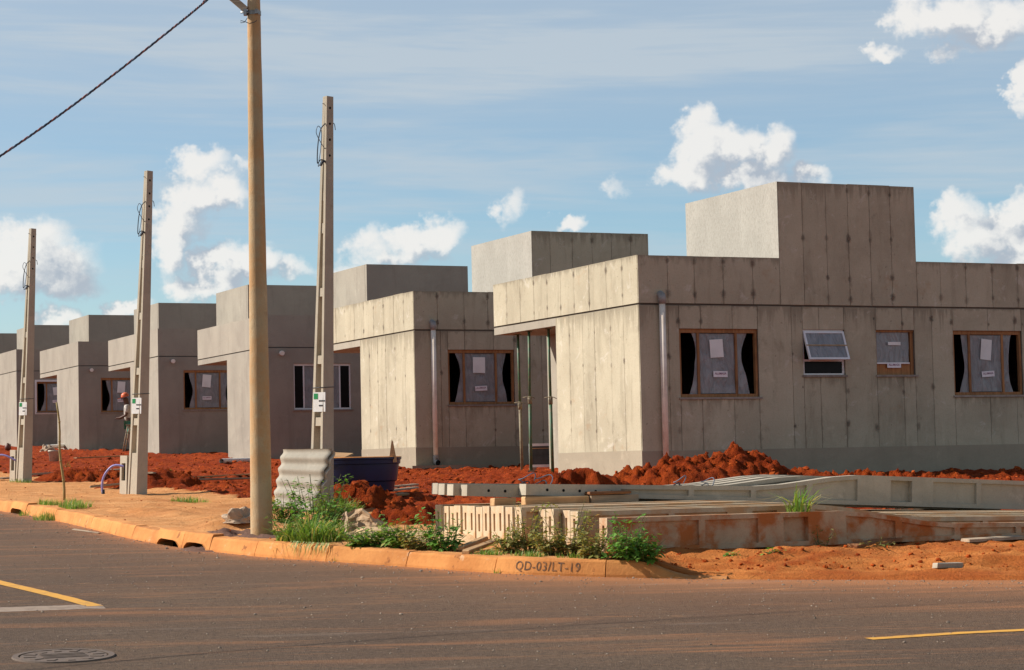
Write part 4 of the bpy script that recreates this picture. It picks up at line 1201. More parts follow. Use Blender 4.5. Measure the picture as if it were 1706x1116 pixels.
# ------------------------------------------------------------------ lying posts
PLEN = 6.1
def post_h(k): 
    if k < 2.4: return .30
    if k < 3.6: return .30 - .145 * sm((k - 2.4) / 1.2 * .9 + .05)
    return .155 - .05 * (k - 3.6) / 2.5
def lying_mesh(name):
    mb = MB(); W = .0745; web = .045; fl = .042
    st = [0, .05, .9, .96, 1.5, 1.76, 2.02, 2.34, 2.42, 2.7, 2.95, 3.02, 3.3, 3.6, 3.66, 4.3, 4.36, 5.1, 5.6, PLEN]
    def slab(k0, k1, zf0, zf1, w, off=0.0):
        z = lambda k, f: f(k)
        b = [(k0, -w + off, zf0(k0)), (k1, -w + off, zf0(k1)), (k1, w, zf0(k1)), (k0, w, zf0(k0))]
        t = [(k0, -w + off, zf1(k0)), (k1, -w + off, zf1(k1)), (k1, w, zf1(k1)), (k0, w, zf1(k0))]
        mb.hexa(b, t)
    ribs = {(.9, .96), (2.34, 2.42), (2.95, 3.02), (3.6, 3.66), (4.3, 4.36)}
    solid = {(.96, 1.5) if False else (1.5, 1.76), (2.02, 2.34), (5.1, 5.6), (5.6, PLEN)}
    for a, b in zip(st, st[1:]):
        if a == 0:      # slotted end block
            for z0, z1 in ((0, .075), (.235, .30)): slab(a, b, lambda k: z0, lambda k: z1, W)
            mb.box(a, b, -W, -.02, .075, .235).box(a, b, .02, W, .075, .235); continue
        if (a, b) in ribs or (a, b) in solid: slab(a, b, lambda k: 0, lambda k: post_h(k), W); continue
        slab(a, b, lambda k: 0, lambda k: fl, W); slab(a, b, lambda k: post_h(k) - fl, lambda k: post_h(k), W)
        if (a, b) == (1.76, 2.02): slab(a, b, lambda k: fl, lambda k: post_h(k) - fl, .006)   # box opening
        else: slab(a, b, lambda k: fl, lambda k: post_h(k) - fl, web)
    return mb.mesh(name)
PM = {}
for key in ('post_grey', 'post_dusty', 'post_muddy'):
    me = lying_mesh('shaft'); me.materials.append(MATS[key]); PM[key] = me
HOLE_DISC = MB().tube([(0, -.0725, 0), (0, -.077, 0)], .014, 10).mesh('bolt_hole_shade_disc'); HOLE_DISC.materials.append(MATS['hole_shade_black'])  # black disc on the side face, painted as the shade of a hole
ORD = ['farthest left', 'second', 'third', 'fourth', 'fifth', 'sixth', 'seventh', 'eighth', 'ninth', 'tenth', 'eleventh', 'twelfth', 'thirteenth', 'fourteenth', 'fifteenth', 'sixteenth', 'nearest']
def lying_post(P, rot, mat, label, group, tipholes):
    r = empty('lying_post', P); r.rotation_euler = rot; tag(r, label, 'concrete post', group)
    sh = link('shaft', PM[mat], None, r)
    if tipholes:
        for k in range(5): link('bolt_hole_shade_disc', HOLE_DISC, None, sh, (PLEN - .22 - .17 * k, 0, .055), (0, 0, R(180)))
    return r
S0 = on_lot(731, 889); S0.z = 0
rl = random.Random(11)
STG = [0, .01, .02, .01, .015, .02, .03, .03, .045, .03, .054, .067, .23, .237, .336, .337, .46]
S0z = S0.copy(); zb_ = zlot(S0.x, S0.y) - .03
for i in range(17):
    P = S0 - UU * .152 * i + VV * (STG[i] + rl.uniform(-.008, .008)) + UU * rl.uniform(-.006, .006); P.z = zb_ - .010 * max(0, i - 10) + rl.uniform(-.008, .008)
    if i == 16: P = P - UU * .16; P.z = zb_ - .10
    mat = 'post_muddy' if i == 16 else 'post_dusty'
    lab = (f'{ORD[i]} of the slotted concrete post ends in the low stack' if i < 16 else 'mud stained concrete post lying nearest the kerb at the low stack front')
    if i == 0: lab = 'leftmost slotted concrete post end in the low stack beside the earth bank'
    elif i < 16: lab = f'{ORD[i]} slotted concrete post from the left in the low stack'
    lying_post(P, (0, R(0.15), ROWA + R(rl.uniform(-.25, .25))), mat, lab, 'precast posts stacked with slotted ends to the left', False)
UST = [0, 0, .02, .09, .62]; tilt = .052
T0_ = at_plane(724, 823, UU, UU.dot(S0) - .12); zu_ = T0_.z
ULAB = ['leftmost tapered post tip lying on timber above the low stack', 'second tapered post tip from the left on timber above the stack', 'third tapered post tip from the left on timber above the stack',
        'fourth tapered post tip from the left, with bolt holes in its side', 'grey post with bolt holes lying rightmost and nearest on timber above the stack']
for i in range(5):
    tip = T0_ - UU * .165 * i + VV * UST[i]; tip.z = zu_ - .006 * i
    base = tip + VV * PLEN * math.cos(tilt) - Vector((0, 0, PLEN * math.sin(tilt)))
    o = lying_post(base, (0, tilt, 0), 'post_grey', ULAB[i], 'precast posts lying tip to the left on timber', i in (3, 4))
    o.rotation_euler = (Matrix.Rotation(ROWA + math.pi, 3, 'Z') @ Matrix.Rotation(-tilt, 3, 'Y')).to_euler()
    if i in (1, 4):
        w = []
        for k in range(26):
            a = k / 25 * 9; w.append((PLEN - .6 - .25 * i % 2 - .12 * math.cos(a) - .02 * k * (.5 if i == 1 else .9), .05 * math.sin(a * 1.3), .16 + .06 * math.sin(a) + .03 * math.sin(a * 2.1)))
        MB().tube(w, .005, 6).build('service_wire', MATS['wire_grey'], o)
        MB().tube([(x + .05, y - .03, z - .05 + .03 * math.sin(7 * x)) for x, y, z in w], .006, 6).build('service_wire', MATS['wire_dark'], o)

# ------------------------------------------------------------------ timber
def board(name, label, A, B, w, t, mat='timber', roll=0.0, cat='board', group=None, seed=0):
    A, B = Vector(A), Vector(B); d = (B - A); ln = d.length; d.normalize()
    s = Vector((0, 0, 1)).cross(d).normalized(); up = d.cross(s)
    M = Matrix((d, s, up)).transposed().to_4x4() @ Matrix.Rotation(roll, 4, 'X')
    M.translation = A
    o = MB().rough_box(0, ln, -w / 2, w / 2, 0, t, .004, random.Random(seed), .005).build(name, MATS[mat])
    o.matrix_world = M; return tag(o, label, cat, group)
zt = zb_ + .30
def on_z(px, py, z):
    p = at_plane(px, py, UU, UU.dot(S0) - .9); p.z = z; return p
gT = 'timber packing on the post stack'
board('timber_block', 'orange timber packing beam under the bolt hole post', on_z(872, 848, zt), on_z(978, 848, zt - .01), .09, .075, 'timber', 0, 'timber', gT, 1)
board('timber_block', 'reddish flat plank on the packing at the post tip break', on_z(978, 838, zt + .075), on_z(1046, 836, zt + .075), .14, .028, 'timber_red', 0, 'timber', gT, 2)
board('timber_block', 'pale timber block under the reddish flat plank', on_z(981, 851, zt), on_z(1060, 851, zt), .12, .07, 'timber_grey', 0, 'timber', gT, 3)
board('timber_block', 'small timber block under the left post tips, wires beside it', on_z(820, 840, zt), on_z(856, 840, zt), .10, .07, 'timber', 0, 'timber', gT, 4)
board('timber_block', 'short timber piece lying on the dusty post tops', on_z(1092, 850, zt - .03), on_z(1110, 849, zt - .03), .08, .03, 'timber_red', 0, 'timber', gT, 5)
a, b = on_lot(768, 919), on_lot(776, 925)
board('batten', 'left short wooden batten propped against the post stack', a + Vector((0, 0, .01)), a + VV * .36 + UU * .3 + Vector((0, 0, .08)), .07, .035, 'timber', 0, 'batten', 'battens propped on the stack', 6)
board('batten', 'right short wooden batten propped against the post stack', b + Vector((0, 0, .01)), b + VV * .40 + UU * .3 + Vector((0, 0, .08)), .07, .035, 'timber', 0, 'batten', 'battens propped on the stack', 7)
a, b = on_lot(1578, 894), on_lot(1692, 880)
board('plank', 'reddish broken plank lying at the lower right of the post stack', a + Vector((0, 0, .03)), b + Vector((0, 0, .06)), .16, .045, 'timber_red', .5, 'plank', None, 8)
a, b = on_lot(1418, 912), on_lot(1500, 903)
board('plank', 'weathered plank half buried below the muddy post', a - Vector((0, 0, .01)), b + Vector((0, 0, .02)), .12, .035, 'timber_red', .1, 'plank', None, 9)
a, b = on_lot(1608, 903), on_lot(1700, 897)
board('plank', 'grey plank on the ground below the reddish broken plank', a, b, .10, .03, 'timber_grey', .1, 'plank', None, 19)
a, b = on_road(1063, 958), on_road(1094, 957)
board('batten', 'short wooden offcut lying in the gutter by the kerb end', a, b, .05, .038, 'timber', 0, 'offcut', None, 10)
a, b = on_lot(1558, 947), on_lot(1601, 946)
board('concrete_offcut', 'small pale grey offcut lying on the orange verge', a, b, .07, .045, 'post_grey', 0, 'offcut', None, 11)
a, b = on_road(122, 883), on_road(166, 889)
board('lath', 'thin pale lath lying in the left gutter', a, b, .03, .012, 'timber_grey', 0, 'lath', None, 12)
PLK = [((292, 801), (420, 794), 'upper long plank on the red lot left of the round pole'), ((300, 807), (420, 801), 'lower long plank on the red lot left of the round pole'),
       ((52, 794), (108, 790), 'pale plank on red soil behind the leftmost meter post'), ((110, 791), (212, 785), 'pale plank on red soil between the stake and middle meter post'), ((125, 766), (212, 762), 'farther pale plank on red soil below the worker'),
       ((250, 812), (300, 806), 'short plank on red soil right of the middle meter post'), ((150, 816), (212, 813), 'short plank at the verge edge beside the violet hose'),
       ((600, 822), (692, 812), 'upper plank of the three below the blue tank'), ((604, 828), (692, 818), 'middle plank of the three below the blue tank'), ((612, 834), (676, 828), 'lower plank of the three below the blue tank'),
       ((0, 801), (24, 800), 'plank end at the left edge beside the leftmost post')]
for n_, (p, q, lab) in enumerate(PLK):
    a, b = on_lot(*p), on_lot(*q); 
    for pt in (a, b): pt.z = zsurf(pt.x, pt.y) + .03
    board('plank', lab, a, b, .11, .03, rl.choice(['timber_grey', 'timber', 'timber_grey']), rl.uniform(-.1, .1), 'plank', 'formwork planks lying on the lots', 20 + n_)
# ------------------------------------------------------------------ tank, props, sash and small site things
def lathe(prof, n=40):
    vs = []; fs = []
    for r, z in prof:
        for k in range(n): a = 2 * math.pi * k / n; vs.append((r * math.cos(a), r * math.sin(a), z))
    for j in range(len(prof) - 1):
        for k in range(n): fs.append((j * n + k, j * n + (k + 1) % n, (j + 1) * n + (k + 1) % n, (j + 1) * n + k))
    return vs, fs
def tank():
    P = on_lot(588, 824); P.z = zlot(P.x, P.y) + .03
    s = P.y / FPX; R_rim = 81 * s; H = 57 * s
    r = empty('water_tank', P); tag(r, 'dark blue round plastic water tank standing on the red lot', 'water tank')
    q = R_rim
    vs, fs = lathe([(0, 0), (.80 * q, 0), (.845 * q, .02), (.87 * q, .30 * H), (.91 * q, .33 * H), (.955 * q, .78 * H), (.955 * q, .80 * H), (.985 * q, .82 * H), (.99 * q, .93 * H), (q * 1.01, .95 * H), (q * 1.01, H), (.96 * q, H), (.94 * q, .9 * H), (.85 * q, .1 * H), (0, .1 * H)])
    b = MB().add(vs, fs, True).build('body', MATS['tank_blue'], r)
    md = b.modifiers.new('edges', 'EDGE_SPLIT'); md.split_angle = R(35)
    vs, fs = lathe([(.97 * q, H + .001), (.985 * q, H + .012), (1.012 * q, H + .006), (1.014 * q, H + .001)])
    MB().add(vs, fs, True).build('dusty_rim', MATS['kerb_dusty'], r)
    lab = []; f = []
    for j, z in enumerate((.06 * H, .24 * H)):
        for k in range(7):
            a = R(-99 + k * 4.3); rr_ = (.852 if j == 0 else .869) * q + .006; lab.append((rr_ * math.cos(a), rr_ * math.sin(a), z))
    for k in range(6): f.append((k, k + 1, 8 + k, 7 + k))
    MB().add(lab, f, True).build('label', MATS['sign_white'], r)
    for k, (a0, dz, w) in enumerate(((-96, .19, 6), (-96, .15, 9), (-84, .19, 5), (-84, .12, 7), (-92, .10, 3))):
        z = dz * H; rr_ = (.852 + .017 * (dz - .06) / .18) * q + .0075; ps = []
        for zz in (z - .008, z + .006):
            for t in (0, .5, 1): ps.append((rr_ * math.cos(R(a0 + w * t)), rr_ * math.sin(R(a0 + w * t)), zz))
        MB().add(ps, [(0, 1, 4, 3), (1, 2, 5, 4)]).build('printed_mark', MATS['ink_black'], r)
    top = P + Vector((0, 0, H))
    A = at_depth(654, 770, P.y - .3)
    o = MB().hexa([(-.05, -.012, 0), (.06, -.012, 0), (.06, .012, 0), (-.05, .012, 0)], [(-.006, -.008, .30), (.012, -.008, .27), (.012, .008, .27), (-.006, .008, .30)]).build('wood_splinter', MATS['timber'], None, A)
    tag(o, 'pointed wooden splinter sticking up out of the blue tank', 'wood piece')
    A, B = at_depth(540, 757, P.y), at_depth(582, 763, P.y - .2)
    board('board_in_tank', 'orange board lying across the blue tank rim beside the meter post', Vector((A.x, A.y, top.z + .03)), Vector((B.x, B.y, top.z + .012)), .22, .03, 'timber', .25, 'board', None, 40)
tank()
H1 = Vector((2.07, 35.1, BASES[0]))
def prop(px, pyb, off, label, seed):
    n = VV; c = VV.dot(H1) + off; P = at_plane(px, pyb, n, c); P.z = zsurf(P.x, P.y)
    zt_ = H1.z + 2.655; H = zt_ - P.z
    r = empty('steel_prop', P); tag(r, label, 'steel prop', 'green steel props under the porch canopy')
    rnd = random.Random(seed); zc = 1.22 + .03 * seed; lean = rnd.uniform(-.03, .02)
    MB().tube([(0, 0, 0), (lean * .5, 0, zc)], .030, 12).build('outer_tube', MATS['prop_rust' if seed == 1 else 'prop_green'], r)
    MB().tube([(lean * .5, 0, zc), (lean, 0, H - .01)], .0245, 12).build('inner_tube', MATS['prop_green'], r)
    c_ = MB().tube([(lean * .5, 0, zc - .07), (lean * .5, 0, zc + .07)], .040, 12).build('collar', MATS['prop_rust'], r)
    MB().tube([(-.12, -.02, zc + .05), (-.05, -.035, zc + .06), (.05, -.035, zc + .055), (.10, -.03, zc + .03)], .007, 6).build('pin', MATS['prop_rust'], c_)
    box_part('head_plate', MATS['prop_green'], r, lean - .06, lean + .06, -.06, .06, H - .012, H - .001)
    box_part('foot_plate', MATS['prop_rust'], r, -.06, .06, -.06, .06, -.03, .008)
prop(870, 790, .35, 'left green steel prop with a rusty lower tube under the porch canopy', 1)
prop(885, 797, .12, 'middle green steel prop under the porch canopy of the nearest house', 2)
prop(921, 792, .22, 'right green steel prop standing close to the lit front wall', 3)
def sash():
    P = at_depth(882, 774, 41.0); P.z = zlot(P.x, P.y)
    r = empty('window_sash', P, R(6)); tag(r, 'white framed window sash standing on the ground between the two bare houses', 'window sash')
    h = at_depth(882, 739, 41.0).z - P.z; f = .05
    MB().box(0, 1.0, -.02, .02, h - f, h).box(0, 1.0, -.02, .02, .1, .1 + f).box(0, f, -.02, .02, .1 + f, h - f).box(1.0 - f, 1.0, -.02, .02, .1 + f, h - f).build('frame', MATS['white_metal'], r)
    MB().box(f, 1 - f, -.004, .004, .1 + f, h - f).build('pane', MATS['glass_sky'], r)
    MB().box(0, 1, -.026, -.021, h - .10, h - .085).build('packing_strip', MATS['timber'], r)
    for xa in (0.0, .86): MB().box(xa, xa + .13, -.05, .05, -.05, .1).build('support_block', MATS['stone'], r)
sash()
def crumple(name, label, P, size, mat, seed, cat='sack', group=None, parts=()):
    bm = bmesh.new(); bmesh.ops.create_icosphere(bm, subdivisions=4, radius=1.0)
    for v in bm.verts:
        p = v.co.copy(); n = noise.noise(p * 1.6 + Vector((seed, 0, 0))); c = noise.noise(p * 3.6 + Vector((0, seed, 3)))
        k = 1 + .45 * n + .25 * abs(c) - .1
        v.co = Vector((p.x * size[0] * k, p.y * size[1] * k, max(-.02, p.z * size[2] * k * (1 + .5 * n))))
    me = bpy.data.meshes.new(name); bm.to_mesh(me); bm.free()
    me.polygons.foreach_set('use_smooth', [False] * len(me.polygons))
    return tag(link(name, me, MATS[mat], None, P), label, cat, group)
P = on_lot(398, 868); crumple('sack', 'whitish crumpled sack lying behind the round pole', P, (.20, .12, .11), 'sack_white', 3)
def torn_sack():
    P = on_lot(608, 886); s = P.y / FPX; P.z = zlot(P.x, P.y)
    r = empty('paper_sack', P); tag(r, 'torn open brown and white paper cement sack by the sand', 'sack')
    nx, nz = 18, 12; vs = []; fs = []
    for j in range(nz + 1):
        v = j / nz
        for i in range(nx + 1):
            u = i / nx; top = .25 - .30 * abs(u - .3) + .012 * math.sin(u * 17) + .008 * math.sin(u * 37)
            fold = .05 * math.sin(u * 7.2) + .05 * noise.noise(Vector((u * 6, v * 5, 2)))
            vs.append(((u - .45) * .46, -.05 + fold + .14 * v, max(-.02, top * v)))
    for j in range(nz):
        for i in range(nx): a = j * (nx + 1) + i; fs.append((a, a + 1, a + nx + 2, a + nx + 1))
    o = MB().add(vs, fs).build('torn_wall', MATS['paper_bag'], r); md = o.modifiers.new('thick', 'SOLIDIFY'); md.thickness = .006
    vs2 = [(x - .14 + .3 * z, y - .06 - .03 * math.sin(9 * z), z * 1.12) for (x, y, z) in vs if True]
    vs2 = [(x * .28 - .15, y, z * .8) for x, y, z in vs2]
    o = MB().add(vs2, fs).build('white_flap', MATS['sack_white'], r); md = o.modifiers.new('thick', 'SOLIDIFY'); md.thickness = .006
torn_sack()
def pipe(label, p, q, rad, mat, cat='pipe', lift=0):
    a, b = on_lot(*p), on_lot(*q); 
    for t in (a, b): t.z = zlot(t.x, t.y) + rad + lift
    r = empty('plastic_pipe', a); tag(r, label, cat, 'white plastic pipes on the lots'); d = b - a; n = d.normalized()
    MB().tube([Vector((0, 0, 0)), d], rad, 14, False).build('tube', MATS[mat], r)
    MB().tube([d - n * .12, d + n * .02], rad * 1.14, 14, False).build('socket', MATS[mat], r)
    MB().tube([n * .3, n * .304], rad * .98, 14).build('bore_shade_disc', MATS['hole_shade_black'], r)  # black disc across the tube paints the shade of its inside
pipe('white plastic pipe lying at the foot of the grey house behind the round pole', (369, 772), (425, 770), .055, 'pvc_white')
pipe('white plastic pipe resting on the ground behind the beige bucket', (76, 751), (112, 748), .07, 'pvc_white', lift=.05)
def bucket():
    P = on_lot(90, 769); P.z = zlot(P.x, P.y); s = P.y / FPX
    r = empty('bucket', P); tag(r, 'beige plastic bucket standing on the red lot', 'bucket')
    h = 19 * s; q = 9.2 * s
    vs, fs = lathe([(0, 0), (.82 * q, 0), (.95 * q, .86 * h), (1.03 * q, .87 * h), (1.05 * q, h), (.97 * q, h), (.8 * q, .05 * h)], 24)
    MB().add(vs, fs, True).build('body', MATS['bucket_plastic'], r)
    MB().tube([(q * 1.05 * math.cos(a), -.02 + q * .3 * math.sin(a), h * .93 - q * .9 * abs(math.sin(a))) for a in [math.pi * k / 12 for k in range(13)]], .006, 6).build('handle', MATS['steel_zinc'], r)
bucket()
P = on_lot(79, 752); crumple('rubble_bag', 'grey and white rubble bag behind the beige bucket', P, (.24, .2, .17), 'sack_white', 8)
def pot():
    P = on_lot(13, 750); s = P.y / FPX; q = 5.2 * s
    r = empty('brown_jug', P); tag(r, 'small rounded brown jug on the ground near the left edge', 'jug')
    vs, fs = lathe([(0, 0), (.7 * q, 0), (1.0 * q, .5 * q), (1.0 * q, 1.1 * q), (.7 * q, 1.75 * q), (.32 * q, 1.95 * q), (.32 * q, 2.2 * q), (.4 * q, 2.25 * q), (0, 2.25 * q)], 20)
    MB().add(vs, fs, True).build('body', plain('jug_brown', (.14, .05, .03), .5, var=0), r)
    MB().tube([(.3 * q, 0, 2.0 * q), (.9 * q, 0, 1.9 * q), (.95 * q, 0, 1.3 * q)], .012, 6).build('handle', MATS['jug_brown'], r)
pot()
def stake():
    P = on_lot(107, 833); T = at_depth(95, 670, P.y - .05); d = T - P
    r = empty('stake', P); tag(r, 'thin leaning bamboo stake in the grass by the left kerb', 'stake')
    MB().tube([d * (k / 10) + Vector((.012 * math.sin(k), 0, 0)) - Vector((0, 0, .05 if k == 0 else 0)) for k in range(11)], [.019 - .0007 * k for k in range(11)], 8).build('cane', MATS['bamboo'], r)
    for k in (2, 4, 6, 8): MB().tube([d * (k / 10) + Vector((.012 * math.sin(k), 0, -.01)), d * (k / 10) + Vector((.012 * math.sin(k), 0, .012))], .0215 - .0007 * k, 8).build('node', MATS['bamboo'], r)
stake()
def manhole():
    P = on_road(106, 1094); r = empty('manhole_cover', (P.x, P.y, zroad(P.x, P.y) + .004)); tag(r, 'round cast iron manhole cover in the lower left of the road', 'manhole cover')
    n = (Vector((P.x, P.y + .3, zroad(P.x, P.y + .3))) - Vector((P.x, P.y - .3, zroad(P.x, P.y - .3))))
    m2 = Vector((P.x + .3, P.y, zroad(P.x + .3, P.y))) - Vector((P.x - .3, P.y, zroad(P.x - .3, P.y)))
    r.rotation_euler = m2.cross(n).normalized().to_track_quat('Z', 'Y').to_euler()
    vs, fs = lathe([(.265, .002), (.265, .006), (.30, .006), (.305, -.01)], 48); MB().add(vs, fs).build('ring', MATS['cast_iron'], r)
    vs, fs = lathe([(0, .003), (.255, .003), (.258, -.01)], 48); lid = MB().add(vs, fs).build('lid', MATS['cast_iron'], r)
    for k in range(12):
        a = math.pi * 2 * k / 12; M = Matrix.Rotation(a, 4, 'Z')
        MB().box(.17, .24, -.022, .022, .0034, .007, M).build('raised_rib', MATS['cast_iron'], lid)
    for y in (-.08, -.03, .03, .08): MB().box(-.13, .13, y - .012, y + .012, .0034, .007).build('raised_bar', MATS['cast_iron'], lid)
manhole()

# ------------------------------------------------------------------ the worker
def skin_obj(name, verts, edges, radii, mat, parent, sub=2, root=0):
    me = bpy.data.meshes.new(name); me.from_pydata(verts, edges, []); o = link(name, me, mat, parent)
    o.modifiers.new('skin', 'SKIN'); sv = me.skin_vertices[0].data
    for i, r in enumerate(radii): sv[i].radius = (r, r) if not isinstance(r, tuple) else r; sv[i].use_root = (i == root)
    ss = o.modifiers.new('sub', 'SUBSURF'); ss.levels = sub; ss.render_levels = sub
    for s in [o.modifiers['skin']]: s.use_smooth_shade = True
    return o
def worker():
    D = 67.0; P = at_depth(217, 752, D); P.z = zlot(P.x, P.y)
    r = empty('person', P, R(8)); tag(r, 'worker in orange cap, pale shirt and green shorts standing behind the middle meter post', 'person')
    # faces -x (left), leaning forward a little; hands held in front at the waist
    V_ = [(0, 0, .95), (-.02, 0, 1.15), (-.06, 0, 1.38), (-.09, 0, 1.50), (-.12, 0, 1.60), (-.14, 0, 1.70)]
    rad = [(.15, .14), (.14, .14), (.17, .15), .068, .095, .09]; E = [(0, 1), (1, 2), (2, 3), (3, 4), (4, 5)]
    def chain(start, pts, rs):
        prev = start
        for p, q in zip(pts, rs): V_.append(p); rad.append(q); E.append((prev, len(V_) - 1)); prev = len(V_) - 1
        return prev
    for s in (-1, 1):
        chain(0, [(.0, s * .10, .88), (-.03 * s, s * .11, .50), (.03, s * .11, .10), (-.10, s * .12, .04)], [.10, .068, .046, .04])
        w = chain(2, [(-.07, s * .19, 1.40), (-.10, s * .22, 1.14), (-.30, s * .13, 1.05), (-.37, s * .10, 1.05)], [.062, .048, .037, .035])
        for f in range(4): chain(w, [(-.42, s * (.07 + .018 * f), 1.05 - .004 * f), (-.455 + .006 * abs(f - 1.5), s * (.07 + .018 * f), 1.03)], [.010, .008])
        chain(w, [(-.39, s * .055, 1.07), (-.42, s * .045, 1.06)], [.011, .009])
    skin_obj('body', V_, E, rad, MATS['skin'], r)
    # face
    MB().tube([(-.218, 0, 1.665), (-.245, 0, 1.635)], [.012, .018], 8).build('nose', MATS['skin'], r)
    sv = [(-.01, 0, .93), (-.02, 0, 1.15), (-.06, 0, 1.36), (-.08, 0, 1.46)]; sr = [(.18, .17), (.175, .17), (.20, .18), .10]; se = [(0, 1), (1, 2), (2, 3)]
    for s in (-1, 1):
        b = len(sv); sv += [(-.07, s * .20, 1.40), (-.095, s * .222, 1.20)]; sr += [.078, .066]; se += [(2, b), (b, b + 1)]
    skin_obj('shirt', sv, se, sr, MATS['shirt'], r)
    pv = [(0, 0, .95)]; pr = [(.18, .17)]; pe = []
    for s in (-1, 1):
        b = len(pv); pv += [(0, s * .10, .86), (-.025 * s, s * .11, .52)]; pr += [.125, .105]; pe += [(0, b), (b, b + 1)]
    skin_obj('shorts', pv, pe, pr, MATS['shorts'], r)
    vs, fs = lathe([(.118, 0), (.122, .03), (.115, .075), (.085, .115), (.04, .135), (0, .14)], 20)
    cap = MB().add(vs, fs, True); cap = cap.build('cap', MATS['cap_orange'], r, (-.135, 0, 1.71), (0, R(-14), 0))
    MB().hexa([(-.24, -.07, -.01), (-.08, -.105, 0), (-.08, .105, 0), (-.24, .07, -.01)], [(-.24, -.07, 0), (-.08, -.105, .015), (-.08, .105, .015), (-.24, .07, 0)]).build('brim', MATS['cap_orange'], cap)
    for s in (-1, 1): MB().rough_box(-.20, .09, s * .115 - .05, s * .115 + .05, -.01, .11, .004, random.Random(1), .02).build('boot', MATS['boot'], r)
    # trestle ladder in front
    q = at_depth(206, 752, D - .6); q.z = zlot(q.x, q.y); l = empty('step_ladder', q); tag(l, 'short pale wooden step ladder in front of the worker', 'ladder')
    for y in (-.2, .2):
        MB().tube([(0, y, 0), (.16, y * .8, .82)], .017, 6).build('rail', MATS['timber_grey'], l)
        MB().tube([(.36, y, 0), (.18, y * .8, .82)], .017, 6).build('rail', MATS['timber_grey'], l)
    for k in (.25, .5, .75): MB().box(.16 * k - .02, .16 * k + .03, -.19, .19, .82 * k - .012, .82 * k + .012).build('step', MATS['timber_grey'], l)
    box_part('top_board', MATS['timber_grey'], l, .10, .24, -.19, .19, .82, .845)
worker()

# ------------------------------------------------------------------ weeds and grass
def leafy(label, px, py, rad, hgt, nst, nl, size, mat, seed, cat='weed', z=None, name='weed_plant', ground=None):
    rnd = random.Random(seed); P = (ground or on_lot(px, py)).copy(); P.z = zsurf(P.x, P.y) - .01 if z is None else z
    r = empty(name, P); tag(r, label, cat, 'weeds along the kerb and stack')
    lf = MB(); sm_ = MB()
    for s in range(nst):
        a = rnd.uniform(0, 6.28); lean = rad * rnd.uniform(.2, 1.35); h = hgt * (rnd.uniform(.3, .95) if rnd.random() < .8 else rnd.uniform(.95, 1.4))
        bx, by = rad * .55 * math.cos(a) * rnd.random(), rad * .4 * math.sin(a) * rnd.random()
        pts = []
        for k in range(5):
            t = k / 4; pts.append(Vector((bx + lean * .6 * math.cos(a) * t ** 1.4, by + lean * .6 * math.sin(a) * t ** 1.4, h * t)))
        sm_.tube(pts, [.0045, .004, .0035, .003, .002], 4, False)
        for q in range(int(nl * rnd.uniform(.25, 1.3))):
            t = .15 + .85 * rnd.random(); i = min(3, int(t * 4)); c = pts[i].lerp(pts[i + 1], t * 4 - i)
            b = rnd.uniform(0, 6.28); s_ = size * rnd.uniform(.35, 1.4) * (1.1 - .35 * t); el_ = rnd.uniform(-.5, .7)
            d = Vector((math.cos(b) * math.cos(el_), math.sin(b) * math.cos(el_), math.sin(el_)))
            st = c + d * s_ * .35; tip = st + d * s_ + Vector((0, 0, -.25 * s_)); sd_ = d.cross(Vector((0, 0, 1))).normalized() * s_ * rnd.uniform(.28, .42)
            mid = st.lerp(tip, .45) + Vector((0, 0, .10 * s_))
            lf.add([st, mid + sd_, tip, mid - sd_], [(0, 1, 2), (0, 2, 3)])
    tag(sm_.build('stems', MATS['stem'], r), kind='stuff'); tag(lf.build('leaves', MATS[mat], r), kind='stuff')
    return r
def grassy(label, px, py, rad, hgt, nb, mat='grass_green', seed=0, wid=.006, droop=.5, z=None, ry=None, ground=None, name='grass_clump', bias=0.0):
    rnd = random.Random(seed); P = (ground or on_lot(px, py)).copy(); P.z = zsurf(P.x, P.y) - .01 if z is None else z
    r = empty(name, P); tag(r, label, 'grass', 'grass clumps')
    mb = MB()
    for _ in range(nb):
        a = rnd.uniform(0, 6.28); q = rnd.random() ** .6
        bx, by = rad * q * math.cos(a), (ry or rad * .6) * q * math.sin(a)
        gz = (zsurf(P.x + bx, P.y + by) - P.z - .01) if z is None and rad > .15 else 0
        h = hgt * rnd.uniform(.45, 1.05) * (1 - .35 * q); b = rnd.uniform(0, 6.28) if rnd.random() < .6 else a
        d = Vector((math.cos(b), math.sin(b) - bias, 0)); n_ = Vector((-d.y, d.x, 0)).normalized() * wid * rnd.uniform(.6, 1.4)
        dr = droop * rnd.uniform(.3, 1.3); vs = []
        for k in range(4):
            t = k / 3; c = Vector((bx, by, gz)) + d * h * dr * t ** 1.8 + Vector((0, 0, h * (t - .45 * dr * t ** 2.6)))
            w = n_ * (1 - t * .92); vs += [c - w, c + w]
        mb.add(vs, [(0, 1, 3, 2), (2, 3, 5, 4), (4, 5, 7, 6)])
    tag(mb.build('blades', MATS[mat], r), kind='stuff'); return r
